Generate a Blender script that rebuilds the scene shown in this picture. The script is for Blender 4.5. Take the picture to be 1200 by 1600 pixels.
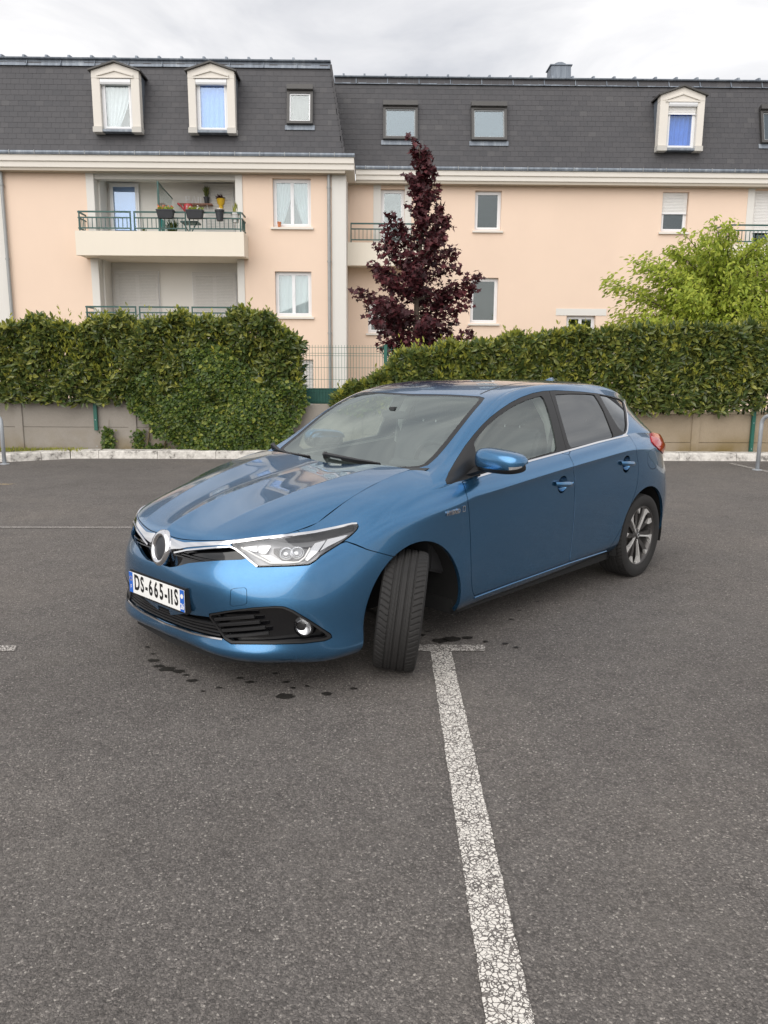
import bpy, bmesh, math, random
import numpy as np
from mathutils import Vector, Matrix
for o in list(bpy.data.objects): bpy.data.objects.remove(o, do_unlink=True)
scn = bpy.context.scene
COL = scn.collection
R = math.radians
random.seed(7); rng = np.random.default_rng(7)
# ---------------------------------------------------------------- camera
cam = bpy.data.cameras.new('camera'); camo = bpy.data.objects.new('camera', cam); COL.objects.link(camo)
PITCH, ROLL, YAW = .1849, .0058, .0146
F_ = Vector((math.sin(YAW)*math.cos(PITCH), math.cos(YAW)*math.cos(PITCH), -math.sin(PITCH)))
R_ = Vector((math.cos(YAW), -math.sin(YAW), 0)); U_ = R_.cross(F_)
c_, s_ = math.cos(ROLL), math.sin(ROLL)
R2_, U2_ = c_*R_+s_*U_, -s_*R_+c_*U_
camo.matrix_world = Matrix(((R2_.x,U2_.x,-F_.x,0),(R2_.y,U2_.y,-F_.y,0),(R2_.z,U2_.z,-F_.z,1.5583),(0,0,0,1)))
cam.sensor_fit = 'HORIZONTAL'; cam.sensor_width = 36; cam.lens = 36*1222.56/1200; cam.clip_start = .05; cam.clip_end = 3000
scn.camera = camo
# ---------------------------------------------------------------- sky: bright broken overcast
SUN_EL, SUN_AZ = R(38), R(203)         # azimuth from +y clockwise: behind the camera, a little to its left
w = bpy.data.worlds.new('World'); scn.world = w; w.use_nodes = True
nt = w.node_tree; nt.nodes.clear()
def N(t, **k):
    n = nt.nodes.new(t)
    for a, b in k.items(): setattr(n, a, b)
    return n
out = N('ShaderNodeOutputWorld'); sky = N('ShaderNodeTexSky', sky_type='NISHITA', sun_disc=False)
sky.sun_elevation = SUN_EL; sky.sun_rotation = SUN_AZ; sky.air_density = 1.2; sky.dust_density = 2.5
b1 = N('ShaderNodeBackground'); b1.inputs[1].default_value = .10; nt.links.new(sky.outputs[0], b1.inputs[0])
tc = N('ShaderNodeTexCoord'); mp = N('ShaderNodeMapping'); mp.inputs['Scale'].default_value = (1.6, 1.6, 5.0)
nt.links.new(tc.outputs['Generated'], mp.inputs[0])
n1 = N('ShaderNodeTexNoise'); n1.inputs['Scale'].default_value = 1.7; n1.inputs['Detail'].default_value = 7; n1.inputs['Roughness'].default_value = .55; n1.inputs['Distortion'].default_value = .5
nt.links.new(mp.outputs[0], n1.inputs['Vector'])
cr = N('ShaderNodeValToRGB'); e = cr.color_ramp.elements
e[0].position = .30; e[0].color = (.55,.555,.585,1); e[1].position = .66; e[1].color = (1.0,.975,.955,1)
nt.links.new(n1.outputs['Fac'], cr.inputs[0])
b2 = N('ShaderNodeBackground'); b2.inputs[1].default_value = .74; nt.links.new(cr.outputs[0], b2.inputs[0])
mx = N('ShaderNodeMixShader'); mx.inputs[0].default_value = .90
nt.links.new(b1.outputs[0], mx.inputs[1]); nt.links.new(b2.outputs[0], mx.inputs[2]); nt.links.new(mx.outputs[0], out.inputs[0])
# ---------------------------------------------------------------- sun through the cloud
sl = bpy.data.lights.new('sun', 'SUN'); sl.energy = 1.5; sl.angle = R(75); sl.color = (1, .97, .93)
so = bpy.data.objects.new('sun', sl); COL.objects.link(so); so.location = (0, 0, 40)
sd = Vector((math.sin(SUN_AZ)*math.cos(SUN_EL), math.cos(SUN_AZ)*math.cos(SUN_EL), math.sin(SUN_EL)))
so.rotation_euler = sd.to_track_quat('Z', 'Y').to_euler()
vs = scn.view_settings; vs.view_transform = 'Standard'; vs.look = 'None'; vs.exposure = .72; vs.gamma = 1; vs.use_curve_mapping = False
scn.render.engine = 'CYCLES'; scn.cycles.max_bounces = 8; scn.cycles.transparent_max_bounces = 24
# ---------------------------------------------------------------- materials
MATS = {}
class NT:
    def __init__(s, name):
        m = bpy.data.materials.new(name); m.use_nodes = True; s.m = m; s.t = m.node_tree; s.t.nodes.clear()
        s.out = s.n('ShaderNodeOutputMaterial'); MATS[name] = m
    def n(s, t, **k):
        x = s.t.nodes.new(t)
        for a, b in k.items():
            if a in x.inputs.keys() if hasattr(x.inputs, 'keys') else False: x.inputs[a].default_value = b
            else: setattr(x, a, b)
        return x
    def l(s, a, b): s.t.links.new(a, b)
    def noise(s, vec, scale, detail=3, rough=.5):
        x = s.n('ShaderNodeTexNoise'); x.inputs['Scale'].default_value = scale; x.inputs['Detail'].default_value = detail; x.inputs['Roughness'].default_value = rough
        s.l(vec, x.inputs['Vector']); return x.outputs['Fac']
    def ramp(s, fac, stops):
        x = s.n('ShaderNodeValToRGB'); el = x.color_ramp.elements
        while len(el) < len(stops): el.new(.5)
        for e_, (p, c) in zip(el, stops): e_.position = p; e_.color = (*c, 1) if len(c) == 3 else c
        s.l(fac, x.inputs[0]); return x.outputs[0]
    def mix(s, fac, a, b, mode='MIX'):
        x = s.n('ShaderNodeMix', data_type='RGBA', blend_type=mode)
        for v, i in ((fac, 0), (a, 6), (b, 7)):
            if isinstance(v, (int, float)): x.inputs[i].default_value = v
            elif isinstance(v, tuple): x.inputs[i].default_value = (*v, 1) if len(v) == 3 else v
            else: s.l(v, x.inputs[i])
        return x.outputs[2]
    def math(s, op, a, b=0.):
        x = s.n('ShaderNodeMath', operation=op)
        for v, i in ((a, 0), (b, 1)):
            if isinstance(v, (int, float)): x.inputs[i].default_value = v
            else: s.l(v, x.inputs[i])
        return x.outputs[0]
    def pos(s): return s.n('ShaderNodeNewGeometry').outputs['Position']
    def obj(s): return s.n('ShaderNodeTexCoord').outputs['Object']
    def bsdf(s, color=None, rough=.6, metal=0., spec=.5, coat=0., bump=None, bstr=.3, bdist=.01, trans=0., normal=None, sub=0.):
        b = s.n('ShaderNodeBsdfPrincipled')
        for v, k in ((color, 'Base Color'), (rough, 'Roughness'), (metal, 'Metallic')):
            if v is None: continue
            if isinstance(v, (int, float)): b.inputs[k].default_value = v
            elif isinstance(v, tuple): b.inputs[k].default_value = (*v, 1)
            else: s.l(v, b.inputs[k])
        b.inputs['Specular IOR Level'].default_value = spec; b.inputs['Coat Weight'].default_value = coat; b.inputs['Coat Roughness'].default_value = .03
        if trans: b.inputs['Transmission Weight'].default_value = trans
        if bump is not None:
            x = s.n('ShaderNodeBump'); x.inputs['Strength'].default_value = bstr; x.inputs['Distance'].default_value = bdist
            s.l(bump, x.inputs['Height']); s.l(x.outputs[0], b.inputs['Normal'])
        s.b = b; return b.outputs[0]
    def end(s, sh): s.l(sh, s.out.inputs[0]); return s.m
def plain(name, color, rough=.5, metal=0., spec=.5, coat=0., var=.12, vs=8., bstr=0., bs=60.):
    t = NT(name); p = t.obj(); n = t.noise(p, vs, 4)
    c = t.mix(n, tuple(x*(1-var) for x in color), tuple(min(1, x*(1+var)) for x in color))
    return t.end(t.bsdf(c, rough, metal, spec, coat, bump=t.noise(p, bs, 3) if bstr else None, bstr=bstr))
def render_mat(name, color, stain=.10, bscale=70):
    t = NT(name); p = t.pos(); big = t.noise(p, .5, 5, .6); fine = t.noise(p, bscale, 3, .7)
    mp_ = t.n('ShaderNodeMapping'); mp_.inputs['Scale'].default_value = (3, 3, .25); t.l(p, mp_.inputs[0]); streak = t.noise(mp_.outputs[0], 1.2, 5, .6)
    c = t.mix(big, tuple(x*(1-stain) for x in color), color)
    c = t.mix(t.math('MULTIPLY', streak, .35), c, tuple(x*.86 for x in color))
    c = t.mix(t.math('MULTIPLY', fine, .16), c, tuple(x*.72 for x in color))
    return t.end(t.bsdf(c, .9, spec=.2, bump=fine, bstr=.35, bdist=.01))
render_mat('peach_render', (.91,.715,.575), .15); render_mat('cream_render', (.86,.79,.68), .06); render_mat('white_render', (.78,.76,.72), .08); render_mat('grey_render', (.62,.60,.56), .10)
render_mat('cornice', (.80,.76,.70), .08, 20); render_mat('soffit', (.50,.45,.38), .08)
plain('pvc', (.80,.81,.83), .35, var=.03); plain('shutter', (.60,.59,.57), .5, var=.05); plain('shutter_white', (.80,.79,.77), .45, var=.04); plain('rail_green', (.025,.085,.075), .45, var=.2); plain('dark_frame', (.055,.052,.05), .45, var=.2)
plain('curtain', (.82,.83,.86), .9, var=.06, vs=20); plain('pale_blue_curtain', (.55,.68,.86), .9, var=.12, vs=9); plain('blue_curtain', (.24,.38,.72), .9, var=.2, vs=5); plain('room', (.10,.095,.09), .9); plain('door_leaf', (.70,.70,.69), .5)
plain('terracotta', (.55,.20,.09), .8); plain('charcoal', (.03,.032,.038), .55, var=.2); plain('grey_plastic', (.30,.32,.33), .5); plain('yellow_plastic', (.75,.48,.03), .45); plain('red_plastic', (.30,.015,.02), .4); plain('turquoise', (.08,.55,.50), .4)
plain('wood_shelf', (.22,.10,.06), .6, var=.3); plain('orange_flower', (.75,.22,.07), .7, var=.3); plain('white_flower', (.85,.82,.80), .7)
def zinc():
    t = NT('zinc'); p = t.pos(); mp_ = t.n('ShaderNodeMapping'); mp_.inputs['Scale'].default_value = (5, 1, .6); t.l(p, mp_.inputs[0]); a = t.noise(mp_.outputs[0], 1.5, 6, .65)
    c = t.ramp(a, [(.3, (.12,.14,.17)), (.55, (.20,.23,.27)), (.75, (.34,.37,.40))])
    t.end(t.bsdf(c, .5, .25, bump=a, bstr=.05))
zinc()
def slate():
    t = NT('slate'); p = t.pos(); g = t.n('ShaderNodeNewGeometry'); rnd = g.outputs['Random Per Island']; oi = t.n('ShaderNodeObjectInfo')
    r = t.math('FRACT', t.math('ADD', rnd, oi.outputs['Random']))
    a = t.noise(p, 22, 4, .6); big = t.noise(p, .55, 4)
    c = t.ramp(r, [(0, (.055,.056,.063)), (.5, (.065,.065,.072)), (.95, (.073,.072,.078)), (1, (.095,.094,.098))])
    c = t.mix(t.math('MULTIPLY', a, .5), c, (.045,.043,.048)); c = t.mix(t.math('MULTIPLY', big, .35), c, (.115,.11,.11))
    t.end(t.bsdf(c, .62, bump=a, bstr=.25, bdist=.01, spec=.35))
slate()
def glass_pane(name, tint, refl, rough=.0, tr=(1,1,1)):
    """thin pane: see-through, with a mirror part that grows at grazing angles"""
    t = NT(name); lw = t.n('ShaderNodeLayerWeight'); lw.inputs[0].default_value = .5; fr = t.math('ADD', t.math('MULTIPLY', t.math('POWER', lw.outputs['Facing'], 5.), .95), .045)
    g = t.n('ShaderNodeBsdfGlossy'); g.inputs['Roughness'].default_value = rough; g.inputs['Color'].default_value = (*tint, 1)
    x = t.n('ShaderNodeBsdfTransparent'); x.inputs[0].default_value = (*tr, 1)
    m = t.n('ShaderNodeMixShader'); t.l(t.math('MAXIMUM', t.math('MULTIPLY', fr, 1.7), refl), m.inputs[0]); t.l(x.outputs[0], m.inputs[1]); t.l(g.outputs[0], m.inputs[2])
    t.end(m.outputs[0])
glass_pane('pane', (.85,.90,.92), .13, .01, (.75,.80,.80)); glass_pane('roof_pane', (.72,.82,.90), .16, .03, (.5,.55,.55)); glass_pane('clear_pane', (.88,.92,.93), .14, .02, (.86,.89,.89)); glass_pane('blue_pane', (.75,.85,.98), .13, .01, (.78,.87,1.))
def asphalt_nodes(t, p0):
    dn = t.n('ShaderNodeTexNoise'); dn.inputs['Scale'].default_value = 130; dn.inputs['Detail'].default_value = 3; t.l(p0, dn.inputs['Vector'])
    sc = t.n('ShaderNodeVectorMath', operation='SCALE'); sc.inputs['Scale'].default_value = .013; t.l(dn.outputs['Color'], sc.inputs[0])
    ad = t.n('ShaderNodeVectorMath', operation='ADD'); t.l(p0, ad.inputs[0]); t.l(sc.outputs[0], ad.inputs[1]); p = ad.outputs[0]
    v = t.n('ShaderNodeTexVoronoi'); v.inputs['Scale'].default_value = 150; t.l(p, v.inputs['Vector'])
    v2 = t.n('ShaderNodeTexVoronoi'); v2.inputs['Scale'].default_value = 46; t.l(p, v2.inputs['Vector'])
    big = t.noise(p, .45, 5, .6); mid = t.noise(p, 5.5, 5, .65); fine = t.noise(p, 260, 2, .7)
    sep = t.n('ShaderNodeSeparateColor'); t.l(v.outputs['Color'], sep.inputs[0])
    c = t.ramp(sep.outputs[0], [(0, (.065,.059,.055)), (.40, (.165,.150,.139)), (.78, (.265,.240,.222)), (.955, (.37,.335,.305)), (.985, (.66,.61,.55))])
    c = t.mix(t.math('MULTIPLY', t.ramp(v.outputs['Distance'], [(.30, (0,0,0)), (.62, (1,1,1))]), .5), c, (.045,.041,.038))
    pit = t.math('MULTIPLY', t.ramp(t.noise(p0, 48, 5, .72), [(.535, (0,0,0)), (.62, (1,1,1))]), .70); c = t.mix(pit, c, (.040,.036,.034))
    c = t.mix(t.math('MULTIPLY', t.ramp(t.noise(p0, 1.6, 5, .6), [(.5, (0,0,0)), (.72, (1,1,1))]), .30), c, (.20,.180,.155))
    c = t.mix(.34, c, t.ramp(mid, [(.28, (.125,.113,.105)), (.5, (.185,.169,.158)), (.75, (.235,.216,.202))]))
    c = t.mix(t.math('MULTIPLY', t.ramp(t.noise(p, 18, 4, .7), [(.60, (0,0,0)), (.72, (1,1,1))]), .45), c, (.055,.050,.047))
    c = t.mix(.75, c, t.ramp(big, [(.28, (.74,.73,.73)), (.5, (1,1,1)), (.72, (1.25,1.22,1.18))]), 'MULTIPLY')
    s2 = t.n('ShaderNodeSeparateColor'); t.l(v2.outputs['Color'], s2.inputs[0])
    spk = t.math('MULTIPLY', t.ramp(s2.outputs[1], [(.980, (0,0,0)), (.986, (1,1,1))]), t.ramp(v2.outputs['Distance'], [(.14, (1,1,1)), (.24, (0,0,0))]))
    c = t.mix(t.math('MULTIPLY', spk, .7), c, (.46,.43,.38))
    h = t.math('ADD', t.math('MULTIPLY', v.outputs['Distance'], -1.), t.math('ADD', t.math('MULTIPLY', fine, .4), t.math('MULTIPLY', mid, 1.)))
    return c, h
def asphalt():
    t = NT('asphalt'); p = t.pos(); c, h = asphalt_nodes(t, p)
    t.end(t.bsdf(c, .84, spec=.35, bump=h, bstr=.9, bdist=.008))
    t = NT('stain'); p = t.pos(); c, h = asphalt_nodes(t, p)
    c = t.mix(.90, c, (.006,.005,.004)); t.end(t.bsdf(c, .5, spec=.5, bump=h, bstr=.5, bdist=.004))
asphalt()
def paint(name, col, cover, crack):
    t = NT(name); p = t.pos(); c, h = asphalt_nodes(t, p)
    n = t.noise(p, 9, 3); wv = t.n('ShaderNodeVectorMath', operation='ADD'); t.l(p, wv.inputs[0])
    nn = t.n('ShaderNodeTexNoise'); nn.inputs['Scale'].default_value = 60; nn.inputs['Detail'].default_value = 3; t.l(p, nn.inputs['Vector'])
    sc = t.n('ShaderNodeVectorMath', operation='SCALE'); sc.inputs['Scale'].default_value = .016; t.l(nn.outputs['Color'], sc.inputs[0]); t.l(sc.outputs[0], wv.inputs[1])
    v = t.n('ShaderNodeTexVoronoi', feature='DISTANCE_TO_EDGE'); v.inputs['Scale'].default_value = 62; t.l(wv.outputs[0], v.inputs['Vector'])
    v2 = t.n('ShaderNodeTexVoronoi', feature='DISTANCE_TO_EDGE'); v2.inputs['Scale'].default_value = 24; t.l(wv.outputs[0], v2.inputs['Vector'])
    fine = t.noise(p, 85, 3, .65)
    thr = t.math('MULTIPLY', t.ramp(n, [(.3, (.4,.4,.4)), (.7, (1,1,1))]), crack)
    m1 = t.math('GREATER_THAN', v.outputs['Distance'], thr); m2 = t.math('GREATER_THAN', v2.outputs['Distance'], t.math('MULTIPLY', thr, .35))
    m3 = t.math('LESS_THAN', fine, t.math('ADD', t.math('MULTIPLY', n, .25), cover))
    m = t.math('MULTIPLY', t.math('MULTIPLY', m1, m2), m3)
    pc = t.mix(fine, tuple(x*.82 for x in col), col)
    t.end(t.bsdf(t.mix(m, c, pc), .75, spec=.3, bump=t.math('ADD', t.math('MULTIPLY', m, .8), h), bstr=.6, bdist=.004))
paint('road_paint', (.80,.76,.70), .50, .11); paint('worn_paint', (.72,.68,.63), .44, .15); paint('ghost_paint', (.50,.47,.44), .40, .14); paint('yellow_paint', (.62,.47,.25), .42, .12)
def concrete(name, a, b, moss):
    t = NT(name); p = t.pos(); n = t.noise(p, 3, 6, .65); f = t.noise(p, 55, 3, .7); v = t.n('ShaderNodeTexVoronoi'); v.inputs['Scale'].default_value = 60; t.l(p, v.inputs['Vector'])
    c = t.mix(n, a, b); c = t.mix(t.math('MULTIPLY', f, .45), c, tuple(x*.5 for x in a))
    sx = t.n('ShaderNodeSeparateXYZ'); t.l(p, sx.inputs[0])
    low = t.ramp(sx.outputs[2], [(.10, (1,1,1)), (.50, (0,0,0))])           # algae grows up from the damp foot of the wall
    c = t.mix(t.math('MULTIPLY', t.math('MULTIPLY', low, t.ramp(t.noise(p, 2.2, 5), [(.4, (0,0,0)), (.65, (1,1,1))])), moss), c, (.19,.135,.045))
    sp = t.ramp(v.outputs['Distance'], [(.05, (1,1,1)), (.15, (0,0,0))]); c = t.mix(t.math('MULTIPLY', sp, .5), c, (.5,.46,.40))
    t.end(t.bsdf(c, .9, spec=.2, bump=f, bstr=.5, bdist=.008))
concrete('concrete', (.41,.375,.335), (.29,.26,.225), .7); concrete('gravel_concrete', (.44,.36,.265), (.31,.25,.175), .95)
def kerbmat():
    t = NT('kerb_paint'); p = t.pos(); n = t.noise(p, 7, 6, .7); f = t.noise(p, 60, 3)
    c = t.ramp(n, [(.36, (.13,.12,.11)), (.44, (.50,.475,.44)), (.60, (.74,.71,.66))]); c = t.mix(t.math('MULTIPLY', f, .3), c, (.35,.33,.30))
    t.end(t.bsdf(c, .85, spec=.25, bump=n, bstr=.4, bdist=.02))
kerbmat()
def leaf(name, stops, rough=.45, trans=.25, spec=.4):
    t = NT(name); g = t.n('ShaderNodeNewGeometry'); c = t.ramp(g.outputs['Random Per Island'], stops)
    n = t.noise(t.pos(), 1.3, 3); c = t.mix(.5, c, t.ramp(n, [(.3, (.75,.8,.75)), (.7, (1.2,1.15,1.1))]), 'MULTIPLY')
    b = t.bsdf(c, rough, spec=spec); tr = t.n('ShaderNodeBsdfTranslucent'); t.l(c, tr.inputs[0])
    m = t.n('ShaderNodeMixShader'); m.inputs[0].default_value = trans; t.l(b, m.inputs[1]); t.l(tr.outputs[0], m.inputs[2]); t.end(m.outputs[0])
leaf('laurel_leaf', [(0, (.050,.082,.022)), (.4, (.100,.138,.036)), (.75, (.185,.212,.050)), (1, (.33,.33,.065))], .32, spec=.6)
leaf('laurel_shoot', [(0, (.22,.26,.04)), (.6, (.36,.38,.06)), (1, (.50,.47,.08))], .4, .35)
leaf('ivy_leaf', [(0, (.035,.068,.016)), (.5, (.085,.135,.028)), (.85, (.16,.21,.038)), (1, (.30,.32,.06))], .4)
leaf('maple_leaf', [(0, (.034,.008,.012)), (.6, (.075,.016,.022)), (1, (.14,.034,.040))], .5, .22)
leaf('young_leaf', [(0, (.20,.27,.03)), (.5, (.35,.43,.05)), (1, (.52,.56,.09))], .5, .40)
plain('bark', (.11,.085,.065), .9, var=.35, vs=20, bstr=.6); plain('twig', (.13,.10,.05), .8, var=.3)
plain('fence_green', (.016,.115,.085), .42, var=.12); plain('wind_band', (.010,.075,.058), .6, var=.2); plain('galvanised', (.46,.49,.52), .5, .35, var=.12, vs=12); plain('pipe_zinc', (.33,.34,.34), .5, .3, var=.12)
# ---------------------------------------------------------------- mesh helpers
class MB:
    """collects boxes, tubes, prisms ... ; build() links them as one mesh object"""
    def __init__(s): s.v = []; s.f = []
    def add(s, V, Fc):
        n = len(s.v); s.v += [tuple(map(float, p)) for p in V]; s.f += [tuple(int(i)+n for i in f) for f in Fc]; return s
    def box(s, x0, x1, y0, y1, z0, z1):
        V = [(x, y, z) for z in (z0, z1) for y in (y0, y1) for x in (x0, x1)]
        return s.add(V, [(0,2,3,1),(4,5,7,6),(0,1,5,4),(2,6,7,3),(0,4,6,2),(1,3,7,5)])
    def prism(s, pts, axis, a, b):
        """polygon in the plane across 'axis', extruded from a to b"""
        n = len(pts); mk = {'x': lambda p, t: (t, p[0], p[1]), 'y': lambda p, t: (p[0], t, p[1]), 'z': lambda p, t: (p[0], p[1], t)}[axis]
        V = [mk(p, a) for p in pts]+[mk(p, b) for p in pts]
        return s.add(V, [tuple(range(n)), tuple(range(2*n-1, n-1, -1))]+[(i, (i+1) % n, n+(i+1) % n, n+i) for i in range(n)])
    def tube(s, pts, r, n=8, cap=True):
        pts = [np.array(p, float) for p in pts]; rs = r if hasattr(r, '__len__') else [r]*len(pts); V = []; Fc = []
        up = None
        for i, p in enumerate(pts):
            d = pts[min(i+1, len(pts)-1)]-pts[max(i-1, 0)]; d /= np.linalg.norm(d)+1e-12
            if up is None: up = np.array([0,0,1.]) if abs(d[2]) < .9 else np.array([1.,0,0])
            a = np.cross(d, up); a /= np.linalg.norm(a)+1e-12; b = np.cross(a, d); up = b
            for k in range(n):
                t = 2*math.pi*k/n; V.append(p+rs[i]*(math.cos(t)*a+math.sin(t)*b))
        for i in range(len(pts)-1):
            for k in range(n): Fc.append((i*n+k, i*n+(k+1) % n, (i+1)*n+(k+1) % n, (i+1)*n+k))
        if cap: Fc += [tuple(range(n-1, -1, -1)), tuple(range((len(pts)-1)*n, len(pts)*n))]
        return s.add(V, Fc)
    def lathe(s, prof, c, axis='z', n=24, M=None):
        """prof: (radius, height) pairs about an axis through c"""
        V = []; Fc = []
        for r_, h in prof:
            for k in range(n):
                t = 2*math.pi*k/n; q = (r_*math.cos(t), r_*math.sin(t), h)
                q = {'z': q, 'y': (q[0], q[2], q[1]), 'x': (q[2], q[0], q[1])}[axis]
                q = np.array(q) if M is None else np.asarray(M)@np.array(q)
                V.append(q+np.array(c))
        for i in range(len(prof)-1):
            for k in range(n): Fc.append((i*n+k, i*n+(k+1) % n, (i+1)*n+(k+1) % n, (i+1)*n+k))
        return s.add(V, Fc)
    def grid(s, G):
        G = np.asarray(G); a, b = G.shape[:2]
        return s.add(G.reshape(-1, 3), [(i*b+j, (i+1)*b+j, (i+1)*b+j+1, i*b+j+1) for i in range(a-1) for j in range(b-1)])
    def mesh(s, name):
        me = bpy.data.meshes.new(name); me.from_pydata(s.v, [], s.f); me.update(); return me
    def build(s, name, mat, parent=None, smooth=False, loc=None, fix=True, bev=0.):
        me = s.mesh(name)
        if fix:
            bm = bmesh.new(); bm.from_mesh(me); bmesh.ops.recalc_face_normals(bm, faces=bm.faces)
            if bev: bmesh.ops.bevel(bm, geom=[e for e in bm.edges if e.is_manifold and e.calc_face_angle(0) > .6], offset=bev, segments=2, affect='EDGES', clamp_overlap=True)
            bm.to_mesh(me); bm.free()
        return link(name, me, mat, parent, smooth, loc)
PW = {}
def link(name, me, mat, parent=None, smooth=False, loc=None):
    if mat is not None and not me.materials: me.materials.append(MATS[mat] if isinstance(mat, str) else mat)
    if smooth:
        me.shade_smooth()
        if smooth != 'all': me.set_sharp_from_angle(angle=R(40))
    o = bpy.data.objects.new(name, me); COL.objects.link(o)
    if loc is not None: o.location = loc
    if parent is not None:
        o.parent = parent; o.matrix_parent_inverse = PW.get(parent.name, Matrix()).inverted()
        PW[o.name] = Matrix() if loc is None else Matrix.Translation(loc)
    elif loc is not None: PW[o.name] = Matrix.Translation(loc)
    return o
def empty(name, loc=(0,0,0), rz=0., local=False):
    """an Empty at a thing's base; children are given in world metres (or in its own frame if local)"""
    o = bpy.data.objects.new(name, None); COL.objects.link(o); o.empty_display_size = .2
    o.location = loc; o.rotation_euler = (0, 0, rz)
    PW[o.name] = Matrix() if local else Matrix.Translation(loc)
    return o
def tag(o, label, cat, group=None, kind=None):
    o['label'] = label; o['category'] = cat
    if group: o['group'] = group
    if kind: o['kind'] = kind
    return o
def structure(o): o['kind'] = 'structure'; return o
def leaves_mesh(name, P, D, Nn, L, Wd, fold=.25, star=False):
    """P base points, D direction, Nn face normal, L length, Wd half-width: one small folded leaf each"""
    P = np.asarray(P, float); n = len(P); D = D/np.linalg.norm(D, axis=1)[:,None]
    S = np.cross(D, Nn); S /= np.linalg.norm(S, axis=1)[:,None]+1e-9; U = np.cross(S, D)
    L = np.broadcast_to(L, n)[:,None]; Wd = np.broadcast_to(Wd, n)[:,None]
    if star:   # five-lobed leaf
        sh = [(0,0,0),(.30,.95,.1),(.12,.42,.0),(.0,.62,.05)]
        out = [(0,0),(.55,-.10),(.42,.22),(.98,.42),(.40,.55),(.0,1.0),(-.40,.55),(-.98,.42),(-.42,.22),(-.55,-.10)]
        V = np.stack([P+D*L*b+S*Wd*a+U*(Wd*fold*abs(a)) for a, b in out], 1)
        k = len(out); idx = np.arange(n)[:,None]*k
        fcs = np.concatenate([idx+np.array([[0,1,2,2]]), ], 0)
        polys = [(0,1,2),(0,2,3,4),(0,4,5,6),(0,6,7,8),(0,8,9)]
        faces = []
        for p_ in polys: faces.append((idx+np.array([p_])))
        return from_np(name, V.reshape(-1,3), faces)
    out = [(0,0),(.75,.28),(.9,.6),(0,1.),(-.9,.6),(-.75,.28)]
    V = np.stack([P+D*L*b+S*Wd*a+U*(Wd*fold*abs(a))-U*(L*.12*b*b) for a, b in out], 1)
    idx = np.arange(n)[:,None]*6
    return from_np(name, V.reshape(-1,3), [idx+np.array([[0,1,2,3]]), idx+np.array([[0,3,4,5]])])
def from_np(name, V, facesets):
    me = bpy.data.meshes.new(name); V = np.ascontiguousarray(V, np.float32)
    me.vertices.add(len(V)); me.vertices.foreach_set('co', V.ravel())
    tot = np.concatenate([np.full(len(f), f.shape[1]) for f in facesets]); loops = np.concatenate([f.ravel() for f in facesets]).astype(np.int32)
    me.loops.add(len(loops)); me.loops.foreach_set('vertex_index', loops)
    me.polygons.add(len(tot)); st = np.r_[0, np.cumsum(tot)[:-1]].astype(np.int32)
    me.polygons.foreach_set('loop_start', st); me.polygons.foreach_set('loop_total', tot.astype(np.int32))
    me.update(calc_edges=True); me.validate(); me.shade_flat(); return me
def rnd_dirs(n):
    d = rng.normal(size=(n,3)); return d/np.linalg.norm(d, axis=1)[:,None]
# ================================================================= ground
g = MB(); g.add([(-1500,-1500,0),(1500,-1500,0),(1500,1500,0),(-1500,1500,0)], [(0,1,2,3)])
ground = structure(g.build('asphalt_ground', 'asphalt'))
plain('soil', (.10,.085,.05), .95, var=.4, vs=6)
g = MB(); KP = [(14,13.12),(-4.6,13.13),(-5.10,13.08),(-5.42,12.86),(-5.85,12.60),(-14,12.55)]
g.prism([(14,13.3),(-4.6,13.3),(-5.2,13.25),(-5.55,13.0),(-5.95,12.8),(-14,12.75),(-40,12.8),(-40,60),(40,60),(40,13.3)], 'z', .004, .115)
structure(g.build('garden_ground', 'soil'))
def sheet(name, poly, mat, z=.004):
    if name == 'parking_line':        # ragged paint edge
        q = []
        for a, b in zip(poly, poly[1:]+poly[:1]):
            L_ = math.hypot(b[0]-a[0], b[1]-a[1]); k = max(1, int(L_/.012)); nx, ny = -(b[1]-a[1])/L_, (b[0]-a[0])/L_
            for i in range(k):
                j = rng.normal(0, .0014)+.0015*math.sin(i*.21)*math.sin(i*.047); q.append((a[0]+(b[0]-a[0])*i/k+nx*j, a[1]+(b[1]-a[1])*i/k+ny*j))
        poly = q
    m = MB(); m.add([(x, y, z) for x, y in poly], [tuple(range(len(poly)))]); return m.build(name, mat, fix=False)
structure(sheet('parking_line', [(.255,.4),(.372,.4),(.438,4.118),(.322,4.118)], 'road_paint'))
structure(sheet('parking_line', [(.06,4.122),(.625,4.122),(.640,4.222),(.06,4.222)], 'worn_paint'))
structure(sheet('parking_line', [(-2.9,4.115),(-1.965,4.12),(-1.995,4.205),(-2.9,4.205)], 'worn_paint'))
structure(sheet('parking_line', [(-5.5,7.42),(-.6,7.40),(-.6,7.49),(-5.5,7.51)], 'ghost_paint'))
structure(sheet('parking_line', [(-5.2,10.15),(-4.76,10.15),(-4.70,10.26),(-5.2,10.26)], 'yellow_paint'))
structure(sheet('parking_line', [(5.86,12.82),(5.97,12.82),(6.22,10.5),(6.10,10.5)], 'worn_paint'))
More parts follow.
